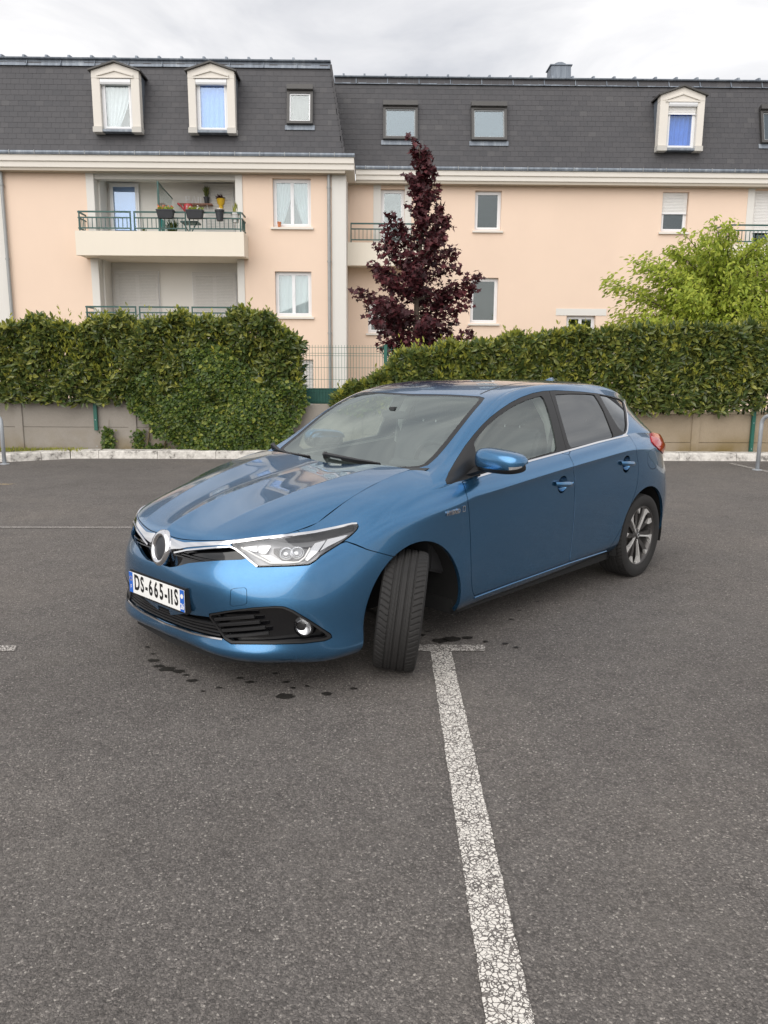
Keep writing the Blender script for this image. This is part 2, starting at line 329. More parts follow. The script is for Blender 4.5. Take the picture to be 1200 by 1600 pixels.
for (x, y, s) in [(.46,4.31,.075),(.39,4.285,.06),(.55,4.335,.035),(.29,4.38,.03),(.87,4.68,.02),(-1.07,3.86,.055),(-1.17,3.98,.035),(-1.0,3.83,.04),(-.9,3.71,.03),(-.42,3.52,.06),(-.67,3.74,.022),(-.61,3.69,.025),(-.43,3.69,.022),(-.39,3.62,.022),(-.22,3.55,.035),(-.09,3.61,.022),(-.32,3.64,.02),(-.75,3.62,.018),(-1.26,4.18,.022),(1.11,5.06,.02),(.65,4.27,.025),(.81,4.18,.02),(.76,4.24,.022),(-.5,3.80,.02),(-.95,3.78,.02),(.33,4.45,.02),(-1.2,4.08,.018),(-.82,3.58,.014),(.95,4.85,.016),(-1.12,3.9,.03)]:
    n = 18; s *= .8; a = np.linspace(0, 2*math.pi, n, endpoint=False); rr = s*(.75+.5*rng.random(n)*np.array([1,.6]*9)); sx = .8+.6*rng.random()
    o = sheet('wet_stain', [(x+sx*r_*math.cos(t), y+.7*r_*math.sin(t)) for t, r_ in zip(a, rr)], 'stain', .006 if y > 4.12 and y < 4.4 else .004); o.parent = ground
# ---------------------------------------------------------------- kerb stones
kerb = structure(empty('kerb', (0, 13.2, 0)))
def resample(path, step):
    p = np.array(path, float); d = np.r_[0, np.cumsum(np.linalg.norm(np.diff(p, axis=0), axis=1))]; n = max(2, int(round(d[-1]/step))+1)
    t = np.linspace(0, d[-1], n); return np.stack([np.interp(t, d, p[:,k]) for k in range(p.shape[1])], -1)
kp = resample(KP[:2], .98).tolist()+resample(KP[1:], .45).tolist()[1:]
for i in range(len(kp)-1):
    a, b = np.array(kp[i]), np.array(kp[i+1]); d = (b-a)/np.linalg.norm(b-a); nrm = np.array([d[1], -d[0]])
    if nrm[1] < 0 and abs(d[0]) > .5: nrm = -nrm
    a2, b2 = a+d*.004, b-d*.004; m = MB(); h = .128+.008*rng.random(); sh = .006*rng.random()
    pr = [(0+sh,0),(.015+sh,h-.02),(.04+sh,h),(.27,h+.003),(.27,0)]
    V = [(*(a2+nrm*u), z) for u, z in pr]+[(*(b2+nrm*u), z) for u, z in pr]; k = len(pr)
    m.add(V, [tuple(range(k)), tuple(range(2*k-1, k-1, -1))]+[(q, (q+1) % k, k+(q+1) % k, k+q) for q in range(k)])
    m.build('kerb_stone', 'kerb_paint', kerb)
# ================================================================= low concrete wall and mesh fence
WY = 13.55
wall = tag(empty('garden_wall', (0, WY, 0)), 'low concrete panel wall with posts running behind the white kerb', 'wall')
px_ = [-13.8,-11.87,-9.94,-8.0,-6.07,-4.13,-2.2,-.26,1.68,3.62,5.60,7.54,9.5,11.44,13.38]
tops = [.98,.98,.98,.98,.98,.98,.90,.87,.82,.76,.76,.76,.76,.76]
for i, tp in enumerate(tops):
    mt = 'concrete' if i < 8 else 'gravel_concrete'; jt = tp-.49
    MB().box(px_[i]+.06, px_[i+1]-.06, WY, WY+.06, 0, jt-.003).build('panel', mt, wall, bev=.004)
    MB().box(px_[i]+.06, px_[i+1]-.06, WY+.004, WY+.06, jt+.003, tp).build('panel', mt, wall, bev=.004)
    MB().box(px_[i]-.07, px_[i]+.07, WY-.02, WY+.10, 0, max(tp, tops[max(i-1,0)])+.03).build('post', mt, wall, bev=.006)
fence = tag(empty('mesh_fence', (0, WY+.1, .9)), 'dark green welded wire fence standing on the low concrete wall', 'fence')
fposts = [(-12.2,.95,1.9),(-9.7,.95,1.9),(-7.2,.95,1.9),(-4.74,.44,1.9),(-2.24,.95,1.9),(.21,.87,1.90),(1.62,.82,1.87),(4.08,.76,1.83),(6.58,.10,1.80),(9.1,.76,1.8),(11.6,.76,1.8)]
for (x, z0, z1) in fposts:
    yy = WY-.045 if z0 < .6 else WY+.085
    m = MB().box(x-.03, x+.03, yy-.02, yy+.03, z0, z1); m.box(x-.034, x+.034, yy-.024, yy+.034, z1, z1+.012); p = m.build('post', 'fence_green', fence, bev=.004)
    for zz in ([.17,.62,.9] if z0 < .6 else [1.05,1.5]): MB().lathe([(0,-.004),(.008,-.003),(.008,.0)], (x, yy-.02, zz), 'y', 8).build('bolt', 'galvanised', p)
for i in range(len(fposts)-1):
    a, b = fposts[i][0]+.03, fposts[i+1][0]-.03; zb = tops[min(max(np.searchsorted(px_, (a+b)/2)-1, 0), 13)]+.02; zt = min(fposts[i][2], fposts[i+1][2])-.02
    m = MB(); ym = WY+.10
    for x in np.arange(a+.02, b, .05): m.box(x-.0025, x+.0025, ym-.0025, ym+.0025, zb, zt+.02)
    for z in np.r_[zb+.03, np.arange(zb+.2, zt-.05, .2), zt-.12, zt-.02]: m.box(a, b, ym-.008, ym-.003, z-.003, z+.003)
    m.build('wire_panel', 'fence_green', fence, fix=False)
m = MB(); m.box(-2.2, .18, WY+.125, WY+.135, .90, 1.15)
for x in np.arange(-2.18, .16, .06): m.box(x, x+.03, WY+.117, WY+.125, .90, 1.14)
m.box(-2.2, .18, WY+.112, WY+.14, 1.15, 1.17); m.build('wind_strip', 'wind_band', fence, fix=False)
# ================================================================= apartment building helpers
def wall_holes(m, x0, x1, z0, z1, y, holes, depth=.2):
    xs = sorted({x0, x1, *[h[0] for h in holes], *[h[1] for h in holes]}); zs = sorted({z0, z1, *[h[2] for h in holes], *[h[3] for h in holes]})
    xs = [x for x in xs if x0 <= x <= x1]; zs = [z for z in zs if z0 <= z <= z1]
    for a, b in zip(xs, xs[1:]):
        for c, d in zip(zs, zs[1:]):
            if not any(h[0] <= (a+b)/2 <= h[1] and h[2] <= (c+d)/2 <= h[3] for h in holes): m.add([(a,y,c),(b,y,c),(b,y,d),(a,y,d)], [(0,1,2,3)])
    for a, b, c, d in holes:
        Y = y+depth
        m.add([(a,y,c),(b,y,c),(b,y,d),(a,y,d),(a,Y,c),(b,Y,c),(b,Y,d),(a,Y,d)], [(0,1,5,4),(1,2,6,5),(2,3,7,6),(3,0,4,7)])
def drape(m, x0, x1, z0, z1, y, pinch=None, amp=.025, n=40):
    """hanging cloth with folds; pinch = (x at bottom of inner edge) for a tied-back curtain"""
    G_ = np.zeros((n, 12, 3))
    for i in range(n):
        for j in range(12):
            u = i/(n-1); v = j/11; xb = x0+(x1-x0)*u
            if pinch is not None: xb = xb+(pinch-xb)*.62*(v**1.6)
            G_[i,j] = (xb, y+amp*math.sin(u*34+v*1.5), z1-(z1-z0)*v)
    m.grid(G_); return m
def window(root, x0, x1, z0, z1, y, leaves=2, sill=True, curtain=None, shutter=0., name='window', pane='pane', box=False, deep=.14):
    """pvc window set in its opening: frame > panes; shutter = part of the height covered"""
    yf = y+deep; m = MB(); t = .055
    m.box(x0, x0+t, yf, yf+.06, z0, z1); m.box(x1-t, x1, yf, yf+.06, z0, z1); m.box(x0+t, x1-t, yf, yf+.06, z0, z0+t); m.box(x0+t, x1-t, yf, yf+.06, z1-t, z1)
    wdw = m.build(name, 'pvc', root)
    xs = np.linspace(x0+t, x1-t, leaves+1)
    for a, b in zip(xs, xs[1:]):
        m = MB(); s = .05; m.box(a, a+s, yf-.015, yf+.045, z0+t, z1-t); m.box(b-s, b, yf-.015, yf+.045, z0+t, z1-t); m.box(a+s, b-s, yf-.015, yf+.045, z0+t, z0+t+s); m.box(a+s, b-s, yf-.015, yf+.045, z1-t-s, z1-t)
        m.build('sash', 'pvc', wdw)
        MB().box(a+s, b-s, yf+.012, yf+.018, z0+t+s, z1-t-s).build('pane', pane, wdw)
    if leaves == 2:
        MB().box((x0+x1)/2-.012, (x0+x1)/2+.012, yf-.03, yf-.015, (z0+z1)/2-.06, (z0+z1)/2+.06).build('handle', 'pvc', wdw)
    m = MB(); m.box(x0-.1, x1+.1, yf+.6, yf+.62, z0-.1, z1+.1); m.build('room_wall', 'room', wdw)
    if sill: MB().prism([(y-.07, z0-.075),(y-.07, z0-.02),(y+deep, z0-.004),(y+deep, z0-.075)], 'x', x0-.07, x1+.07).build('sill', 'cornice', wdw)
    if curtain == 'two':
        for a, b, pc in ((x0+t, (x0+x1)/2, x0+t), ((x0+x1)/2, x1-t, x1-t)): drape(MB(), a, b, z0+t, z1-t, yf+.12, pc).build('curtain', 'curtain', wdw, 'all', fix=False)
    elif curtain in ('full', 'blue', 'pale'): drape(MB(), x0+t, x1-t, z0+t, z1-t, yf+.12, None).build('curtain', {'full': 'curtain', 'blue': 'blue_curtain', 'pale': 'pale_blue_curtain'}[curtain], wdw, 'all', fix=False)
    elif curtain == 'tied': drape(MB(), x0+t, x1-t, z0+t, z1-t, yf+.12, x0+t+.1).build('curtain', 'curtain', wdw, 'all', fix=False)
    if shutter:
        zz = z1; k = 0; bot = z1-(z1-z0)*shutter
        while zz > bot+.02:
            MB().prism([(yf-.050, zz-.042),(yf-.056, zz-.022),(yf-.050, zz-.002),(yf-.042, zz-.002),(yf-.042, zz-.042)], 'x', x0+.02, x1-.02).build('slat', 'shutter' if shutter > .9 else 'shutter_white', wdw); zz -= .045
        MB().box(x0+.02, x1-.02, yf-.06, yf-.04, bot-.03, bot+.012).build('end_bar', 'pvc', wdw)
    if box:
        m = MB(); m.prism([(yf-.13, z1-.15),(yf-.15, z1-.10),(yf-.15, z1-.03),(yf-.12, z1),(yf-.0, z1),(yf-.0, z1-.15)], 'x', x0+.005, x1-.005); m.build('shutter_box', 'pvc', wdw)
    return wdw
def railing(root, x0, x1, y, z0, z1, panels, ret=None, ydir=None):
    rl = None
    xs = np.linspace(x0, x1, panels+1)
    for a, b in zip(xs, xs[1:]):
        a += .04; b -= .04; m = MB(); s = .02
        for x in (a, b-.035): m.box(x, x+.035, y-.02, y+.02, z0, z1)
        m.box(a+.035, b-.035, y-.018, y+.018, z1-.045, z1); m.box(a+.035, b-.035, y-.015, y+.015, z1-.20, z1-.165); m.box(a+.035, b-.035, y-.015, y+.015, z0+.07, z0+.105)
        for x in np.arange(a+.14, b-.06, .125): m.box(x-.009, x+.009, y-.009, y+.009, z0+.105, z1-.20)
        m.build('railing', 'rail_green', root, fix=False)
    for xr in (ret or []):
        m = MB(); ye = ydir
        for yy in np.arange(y+.06, ye, .125): m.box(xr-.009, xr+.009, yy-.009, yy+.009, z0+.105, z1-.20)
        for za, zb in ((z1-.045, z1),(z1-.20, z1-.165),(z0+.07, z0+.105)): m.box(xr-.015, xr+.015, y+.021, ye, za, zb)
        m.build('railing', 'rail_green', root, fix=False)
def balcony(root, x0, x1, y0, y1, z0, z1, name='balcony'):
    """cream slab with upstand, bottom chamfered at the ends"""
    m = MB(); m.box(x0, x1, y0, y0+.12, z0, z1); m.box(x0, x1, y0+.12, y1, z0+.02, z0+.2); m.box(x0, x0+.12, y0+.12, y1, z0+.2, z1); m.box(x1-.12, x1, y0+.12, y1, z0+.2, z1)
    b = m.build(name, 'cream_render', root); return b
def cornice(root, x0, x1, y, z0, z1, ret=None):
    """two-step eaves moulding with gutter on top; ret = depth of the return at its right end"""
    h = z1-z0; pr = [(y+.42, z0-.02),(y+.05, z0-.02),(y+.02, z0),(y+.02, z0+h*.42),(y, z0+h*.46),(y-.02, z0+h*.5),(y-.02, z1),(y+.42, z1)]
    c = MB().prism(pr, 'x', x0, x1).build('cornice', 'cornice', root)
    if ret:
        pr2 = [(x1-.37-(p[0]-y-.42), p[1]) for p in pr]; pr2 = [(x1+(y-p[0])*1.0+.0, p[1]) for p in pr]
        MB().prism([(x1+.001, z0-.02),(x1-.3, z0-.02),(x1-.3, z1-.003),(x1+.001, z1-.003)], 'y', y+.42, ret).build('cornice_return', 'cornice', root)
    gt = MB().prism([(y-.06, z1+.002),(y-.075, z1+.05),(y-.06, z1+.10),(y+.10, z1+.10),(y+.10, z1+.002)], 'x', x0, x1+.02).build('gutter', 'zinc', root)
    for x in np.arange(x0+.3, x1, .72): MB().box(x-.008, x+.008, y-.082, y+.0, z1+.0, z1+.112).build('gutter_bracket', 'pipe_zinc', gt)
    return c
def downpipe(root, x, y, z0, z1):
    m = MB(); m.tube([(x,y,z0),(x,y,z1)], .05, 12); p = m.build('downpipe', 'pipe_zinc', root, True)
    for z in np.arange(z0+.4, z1, 2.1): MB().tube([(x,y,z),(x,y,z+.05)], .062, 12).build('collar', 'pipe_zinc', p, True)
def slates(roof, x0, x1, xt0, xt1, y0, z0, y1, z1, skips, ew=.25, eh=.17):
    """slates laid in half-bond on the mansard slope; xt0/xt1 = end x at the top edge"""
    s = np.array([0, y1-y0, z1-z0]); Ls = np.linalg.norm(s); s = s/Ls; nrm = np.array([0, -s[2], s[1]]); nr = int(Ls/eh)
    w_, l_, th = ew-.004, eh+.03, .005
    base = [(-w_/2, 0, .0062),(w_/2, 0, .0062),(w_/2, l_, .0),(-w_/2, l_, .0)]; top = [(a, b, c+th) for a, b, c in base]
    Fc = [(3,2,1,0),(4,5,6,7),(0,1,5,4),(1,2,6,5),(2,3,7,6),(3,0,4,7)]
    tr = lambda a, b, c, o: o+np.array([a,0,0])+s*b+nrm*c
    me = bpy.data.meshes.new('slate'); me.from_pydata([tuple(tr(a,b,c,np.zeros(3))) for a,b,c in base+top], [], Fc); me.update(); me.materials.append(MATS['slate'])
    spots = []
    for k in range(nr+1):
        f = k*eh/Ls; a = x0+(xt0-x0)*f; b = x1+(xt1-x1)*f
        for q, x in enumerate(np.arange(a+(ew/2 if k % 2 else 0), b+ew*.2, ew)):
            x = min(x, b-w_/2+.0) if x+w_/2 > b else x
            o = np.array([x, y0, z0])+s*(k*eh)
            if any(h[0]+ew/2 < x < h[1]-ew/2 and h[2]+eh*.6 < o[2] < h[3]-eh for h in skips): continue
            spots.append(o)
    spots.sort(key=lambda o: (o[0]-0)**2+o[1]**2+(o[2]-1.5)**2)
    for o in spots[:300]: link('slate', me, None, roof, loc=tuple(o+nrm*(.0015*rng.random())))
    V = []; Q = []
    B = np.array(base+top)
    for o in spots[300:]:
        n0 = len(V); lift = rng.random()*.0015
        V += [tr(a, b, c+lift, o) for a, b, c in B]; Q += [[n0+i for i in f] for f in Fc]
    if V:
        r_ = link('slates', from_np('slates', np.array(V), [np.array(Q)]), 'slate', roof); r_['kind'] = 'stuff'
    return s, nrm
def ridge(root, x0, x1, y, z0, z1):
    m = MB().prism([(y-.10, z0),(y-.05, z0+.005),(y+.02, z1-.06),(y-.06, z1-.05),(y-.07, z1-.02),(y-.03, z1),(y+.35, z1+.06),(y+.35, z0)], 'x', x0, x1); r_ = m.build('ridge_flashing', 'zinc', root)
    for x in np.arange(x0+.3, x1, .665): MB().prism([(y-.07, z1-.02),(y-.04, z1+.055),(y+.02, z1+.065),(y+.34, z1+.10),(y+.34, z1+.05)], 'x', x-.03, x+.03).build('roll_cap', 'zinc', r_)
    for x in np.arange(x0+.7, x1, 1.0): MB().prism([(y-.112, z0+.0),(y-.004, z1-.062),(y-.002, z1-.06),(y-.06, z0)], 'x', x-.012, x+.012).build('flashing_seam', 'zinc', r_)
def dormer(root, x0, x1, z0, ze, za, yf, ox0, ox1, oz0, oz1, yr, kind):
    d = MB(); xm = (x0+x1)/2
    d.box(x0, ox0, yf, yf+.28, z0+.16, oz1); d.box(ox1, x1, yf, yf+.28, z0+.16, oz1)
    d.prism([(x0, oz1),(x1, oz1),(x1, ze),(xm, za),(x0, ze)], 'y', yf, yf+.28)
    dm = d.build('dormer', 'cornice', root, bev=.008)
    for a, b in ((x0, ox0),(ox1, x1)): MB().prism([(yf-.05, z0),(yf-.05, z0+.15),(yf+.0, z0+.157),(yf+.28, z0+.157),(yf+.28, z0)], 'x', a-.02, b+.02).build('bracket', 'grey_render', dm, bev=.006)
    w2 = (x1-x0)/2-.16
    m = MB()
    for sg in (-1, 1): m.prism([(xm, za-.17),(xm+sg*w2, ze-.10),(xm+sg*w2, ze-.155),(xm, za-.225)], 'y', yf-.035, yf-.002)
    m.box(xm-w2, xm+w2, yf-.03, yf-.004, ze-.20, ze-.158); m.build('pediment_moulding', 'cornice', dm, bev=.004)
    for sg in (-1, 1): MB().prism([(xm, za+.005),(xm+sg*((x1-x0)/2+.07), ze-.02),(xm+sg*((x1-x0)/2+.07), ze+.025),(xm, za+.05)], 'y', yf-.08, yr+.5).build('dormer_roof', 'dark_frame', dm)
    for a in (x0+.01, x1-.05): MB().box(a, a+.04, yf+.28, yr+.5, z0, ze-.03).build('cheek', 'zinc', dm)
    window(root, ox0+.003, ox1-.003, oz0, oz1-.003, yf, 1 if kind != 'open' else 1, False, {'tied':'tied','blue':'pale','open':'blue'}[kind], .25 if kind == 'open' else 0, 'window', 'clear_pane' if kind == 'tied' else 'blue_pane', True)
    MB().box(ox0-.03, ox1+.03, yf-.03, yf+.28, oz0-.07, oz0-.006).build('sill', 'zinc', dm)
def skylight(root, x0, x1, za, zb, P0, s, nrm, kind):
    """roof window lying on the slope between heights za and zb"""
    f = lambda x, z, h: tuple(np.array([x, 0, 0])+np.array([0, *P0])+s*((z-P0[1])/s[2])+nrm*h)
    def bar(m, a, b, c, d, h0, h1):
        V = [f(x, z, h) for h in (h0, h1) for z in (c, d) for x in (a, b)]
        m.add(V, [(0,2,3,1),(4,5,7,6),(0,1,5,4),(2,6,7,3),(0,4,6,2),(1,3,7,5)])
    m = MB(); t = .075
    bar(m, x0, x0+t, za+t, zb, .02, .14); bar(m, x1-t, x1, za+t, zb, .02, .14); bar(m, x0, x1, za, za+t, .02, .14); bar(m, x0+t, x1-t, zb-t, zb, .02, .14)
    fr = m.build('roof_window', 'dark_frame', root)
    m = MB(); bar(m, x0-.01, x1+.01, zb-.005, zb+.15, .04, .22); m.build('shutter_box', 'dark_frame', fr, bev=.01)
    m = MB(); bar(m, x0-.06, x1+.06, za-.14, za-.002, .018, .04); m.build('apron', 'zinc', fr)
    m = MB()
    for a, b, c, d in ((x0+t, x0+t+.035, za+t, zb-t),(x1-t-.035, x1-t, za+t, zb-t),(x0+t+.035, x1-t-.035, za+t, za+t+.035),(x0+t+.035, x1-t-.035, zb-t-.035, zb-t)): bar(m, a, b, c, d, .06, .10)
    m.build('sash', 'pvc' if kind == 'curtain' else 'grey_plastic', fr)
    m = MB(); bar(m, x0+t+.035, x1-t-.035, za+t+.035, zb-t-.035, .075, .085); m.build('pane', 'clear_pane' if kind == 'curtain' else 'roof_pane', fr)
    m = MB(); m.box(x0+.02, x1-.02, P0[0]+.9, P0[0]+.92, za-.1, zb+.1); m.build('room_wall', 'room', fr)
    if kind == 'curtain': drape(MB(), x0+t, x1-t, za+t, zb-t, P0[0]+(za-P0[1])*s[1]/s[2]+.42, x0+t, .02).build('curtain', 'curtain', fr, 'all', fix=False)
# ================================================================= left block
D1 = 24.6
L = tag(empty('apartment_building', (-6, D1, 0)), 'peach rendered apartment block with two pale gabled dormers and a deep two-storey loggia', 'building', 'apartment blocks behind the hedge')
m = MB(); LO = (-8.26, -4.10, 2.62, 7.10)
W1, W2, W0 = (-3.00,-1.87,5.62,6.99), (-2.98,-1.88,3.02,4.34), (-2.38,-1.85,.35,1.73)
m = MB(); wall_holes(m, -10.97, -8.49, 0, 7.2, D1, []); wall_holes(m, -3.89, -1.25, 0, 7.2, D1, [W1, W2, W0], .2); wall_holes(m, -8.49, -3.89, 0, 2.6, D1, []); m.build('wall', 'peach_render', L, fix=False)
m = MB(); m.box(-18, -10.97, D1+.03, D1+.3, 0, 7.2); m.build('wall', 'white_render', L)
m = MB(); m.box(-18, -.83, D1+1.3, 38, 0, 7.2); m.box(-1.25, -.84, D1+.35, D1+1.3, 0, 7.2); m.build('inner_block', 'grey_render', L)
MB().box(-1.25, -.82, D1-.04, D1+1.6, 0, 7.19).build('corner_pier', 'white_render', L, bev=.01)
for a, b in ((-8.49,-8.26),(-4.10,-3.89)): MB().box(a, b, D1-.03, D1+.3, 0, 7.19).build('pilaster', 'white_render', L, bev=.008)
m = MB(); m.box(-8.26, -8.20, D1+.3, D1+1.0, 0, 7.19); m.box(-4.16, -4.10, D1+.3, D1+1.0, 0, 7.19); m.box(-8.26, -4.10, D1+1.0, D1+1.06, 2.0, 7.19); m.box(-8.26, -4.10, D1-.0, D1+1.0, 7.05, 7.19); m.build('loggia_wall', 'white_render', L)
MB().box(-8.26, -4.10, D1+.02, D1+.25, 6.93, 7.045).build('lintel', 'grey_render', L)
bal = balcony(L, -8.62, -3.76, D1-.8, D1+1.0, 4.66, 5.34)
railing(bal, -8.56, -3.80, D1-.72, 5.34, 5.90, 3, (-8.54, -3.82), D1-.05)
bal2 = balcony(L, -8.55, -3.83, D1-.8, D1+1.0, 2.05, 2.72)
railing(bal2, -8.50, -3.86, D1-.72, 2.72, 3.24, 3, (-8.48, -3.88), D1-.05)
window(L, -8.10, -7.22, 5.0, 7.0, D1+.88, 1, False, None, 0, 'balcony_door', 'blue_pane', False, .02)
window(L, -5.22, -4.30, 5.0, 7.02, D1+.88, 1, False, None, .97, 'balcony_door', 'pane', False, .06)
window(L, -8.10, -6.72, 2.6, 4.42, D1+.88, 2, False, None, .97, 'balcony_door', 'pane', False, .06)
window(L, -5.69, -4.30, 2.6, 4.40, D1+.88, 2, False, None, .97, 'balcony_door', 'pane', False, .06)
window(L, *W1, D1, 2, True, 'two'); window(L, *W2, D1, 2, True, 'full'); window(L, *W0, D1, 1, True, None, .97)
cornice(L, -18, -.58, D1-.35, 7.17, 7.50, D1+1.25)
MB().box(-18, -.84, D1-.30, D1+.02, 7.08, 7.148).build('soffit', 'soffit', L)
downpipe(L, -1.33, D1-.09, 0, 7.15); downpipe(L, -10.93, D1-.09, 0, 7.15)
roofL = MB(); roofL.add([(-18,D1+.05,7.5),(-.90,D1+.05,7.5),(-1.33,D1+.83,10.3),(-18,D1+.83,10.3),(-1.33,D1+12,10.3),(-.90,D1+12,7.5),(-18,D1+12,10.3)], [(0,1,2,3),(1,5,4,2),(3,2,4,6)])
roofL = roofL.build('roof', 'slate', L, fix=False)
sk = [(-8.2,-6.75,8.2,10.1),(-5.43,-4.0,8.2,10.1),(-2.55,-1.85,8.55,9.75)]
sL, nL = slates(roofL, -18, -.86, -18, -1.28, D1+.03, 7.56, D1+.81, 10.30, sk)
ridge(L, -18, -1.30, D1+.83, 10.24, 10.50)
m = MB()
for k in range(17): zz = 7.56+k*.165; f = (zz-7.56)/2.74; m.box(-.90-.43*f, -.845-.43*f, D1+.0+.78*f, D1+1.7, zz, zz+.16)
m.build('hip_slates', 'slate', roofL)
dormer(L, -8.16, -6.79, 8.20, 9.86, 10.07, D1-.02, -7.92, -7.03, 8.29, 9.66, D1+.6, 'tied')
dormer(L, -5.39, -4.04, 8.20, 9.88, 10.09, D1-.02, -5.17, -4.26, 8.29, 9.68, D1+.6, 'blue')
skylight(L, -2.57, -1.81, 8.52, 9.50, (D1+.03, 7.56), sL, nL, 'curtain')
# ================================================================= right block
D2 = 26.2
Rb = tag(empty('apartment_building', (6, D2, 0)), 'peach rendered apartment block set back behind the purple tree with dark roof windows', 'building', 'apartment blocks behind the hedge')
WA, WB, WC, WD, WE = (3.22,4.06,5.83,7.03),(3.15,4.04,2.94,4.37),(-.17,.47,2.61,3.62),(9.20,10.04,5.83,7.04),(6.31,7.26,1.6,3.20)
DA, DB = (.23,.98,5.05,7.05),(12.14,13.4,5.1,7.12)
m = MB(); wall_holes(m, -.82, 20, 0, 7.25, D2, [WA, WB, WC, WD, WE, DA, DB], .2); m.build('wall', 'peach_render', Rb, fix=False)
m = MB(); m.box(-.8, 20, D2+1.2, 40, 0, 7.2); m.build('inner_block', 'grey_render', Rb)
for a, b in ((-.01,.227),(.983,1.2),(11.92,12.137)): MB().box(a, b, D2-.02, D2+.004, 5.05, 7.2).build('door_surround', 'white_render', Rb)
MB().box(5.95, 7.6, D2-.015, D2+.004, 3.203, 3.42).build('lintel', 'white_render', Rb)
window(Rb, *WA, D2, 1); window(Rb, *WB, D2, 1); window(Rb, *WC, D2, 1, True, None, .5); window(Rb, *WD, D2, 1, True, None, .52); window(Rb, *WE, D2, 2, False)
window(Rb, *DA, D2, 1, False, None, 0, 'balcony_door'); window(Rb, *DB, D2, 2, False, None, .62, 'balcony_door')
b2_ = balcony(Rb, -.815, 1.75, D2-.75, D2-.002, 4.63, 5.32); railing(b2_, -.76, 1.72, D2-.68, 5.32, 5.91, 2)
b3_ = balcony(Rb, 10.95, 14.4, D2-.75, D2-.002, 4.68, 5.36); railing(b3_, 10.97, 14.4, D2-.68, 5.36, 5.96, 2, (10.97,), D2-.05)
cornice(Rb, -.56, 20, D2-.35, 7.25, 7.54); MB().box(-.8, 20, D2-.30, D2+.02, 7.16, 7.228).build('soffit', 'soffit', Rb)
r2 = MB(); r2.add([(-.86,D2+.05,7.5),(20,D2+.05,7.5),(20,D2+.83,10.45),(-1.24,D2+.83,10.45),(20,D2+12,10.6),(-1.24,D2+12,10.6)], [(0,1,2,3),(3,2,4,5)])
roofR = r2.build('roof', 'slate', Rb, fix=False)
sk = [(8.88,10.36,8.3,10.1),(.32,1.35,8.6,9.8),(3.1,4.18,8.6,9.8),(12.3,13.4,8.6,9.8)]
sR, nR = slates(roofR, -1.15, 20, -1.25, 20, D2+.03, 7.60, D2+.81, 10.42, sk)
ridge(Rb, -1.27, 20, D2+.83, 10.36, 10.62)
dormer(Rb, 8.92, 10.32, 8.25, 9.88, 10.12, D2-.02, 9.19, 10.10, 8.34, 9.72, D2+.6, 'open')
for a, b in ((.29,1.38),(3.08,4.20),(12.30,13.4)): skylight(Rb, a, b, 8.55, 9.58, (D2+.03, 7.60), sR, nR, 'plain')
v = MB(); v.prism([(5.70,10.6),(6.38,10.6),(6.36,11.12),(5.72,11.12)], 'y', D2+1.2, D2+1.85); vo = v.build('vent_stack', 'zinc', Rb, bev=.01)
m = MB(); m.box(5.68, 6.40, D2+1.17, D2+1.88, 11.122, 11.15); m.build('vent_rim', 'zinc', vo)
m = MB(); m.lathe([(0,.14),(.14,.13),(.22,.08),(.25,.0)], (6.05, D2+1.5, 11.15), 'z', 20); m.build('vent_cowl', 'zinc', vo, True)
# ================================================================= things on the balcony
BY, BZ = D1-.72, 5.34
def planter(x0, x1, zt, label, mat, flower, wide=.22, h=.24):
    t = tag(empty('planter_box', ((x0+x1)/2, BY-.05, zt-h)), label, 'planter'); c = .035
    m = MB(); y0, y1 = BY-.02-wide, BY-.02
    V = [(x0+c,y0+c,zt-h),(x1-c,y0+c,zt-h),(x1-c,y1-c*.3,zt-h),(x0+c,y1-c*.3,zt-h),(x0,y0,zt-.04),(x1,y0,zt-.04),(x1,y1,zt-.04),(x0,y1,zt-.04)]
    m.add(V, [(3,2,1,0),(0,1,5,4),(1,2,6,5),(2,3,7,6),(3,0,4,7)]); m.box(x0-.012, x1+.012, y0-.012, y1+.004, zt-.04, zt); m.build('trough', mat, t, bev=.008)
    n = 90; P = np.stack([rng.uniform(x0+.03, x1-.03, n), rng.uniform(y0+.03, y1-.03, n), np.full(n, zt)], -1); D = rnd_dirs(n)*[.6,.6,.2]+[0,0,.7]
    link('foliage', leaves_mesh('foliage', P, D, rnd_dirs(n), rng.uniform(.05,.12,n), .018), 'young_leaf', t)
    n = 24; P = np.stack([rng.uniform(x0, x1, n), rng.uniform(y0, y1, n), zt+rng.uniform(.03,.10,n)], -1)
    link('flowers', leaves_mesh('flowers', P, rnd_dirs(n), rnd_dirs(n), .05, .025), flower, t)
def pot(x, y, z, r, h, label, mat, leaf_, lh, n=60, cat='flower pot', spread=.5):
    t = tag(empty('flower_pot', (x, y, z)), label, cat)
    MB().lathe([(0,0),(r*.72,0),(r*.92,h*.85),(r*1.05,h*.85),(r*1.05,h),(r*.9,h),(r*.85,h*.9),(0,h*.9)], (x,y,z), 'z', 18).build('pot', mat, t, True)
    P = np.tile([x,y,z+h*.9], (n,1))+rnd_dirs(n)*[r*.5,r*.5,.0]+np.stack([np.zeros(n), np.zeros(n), rng.random(n)*lh*.6], -1)
    link('foliage', leaves_mesh('foliage', P, rnd_dirs(n)*[spread,spread,.3]+[0,0,.6], rnd_dirs(n), rng.uniform(.4,1,n)*lh*.6, .015), leaf_, t)
planter(-6.22, -5.74, 5.92, 'long charcoal planter box with orange flowers hung on balcony railing beside glass screen', 'charcoal', 'orange_flower')
planter(-5.38, -4.90, 5.92, 'long charcoal planter box with a green plant under the wooden balcony shelf', 'charcoal', 'white_flower')
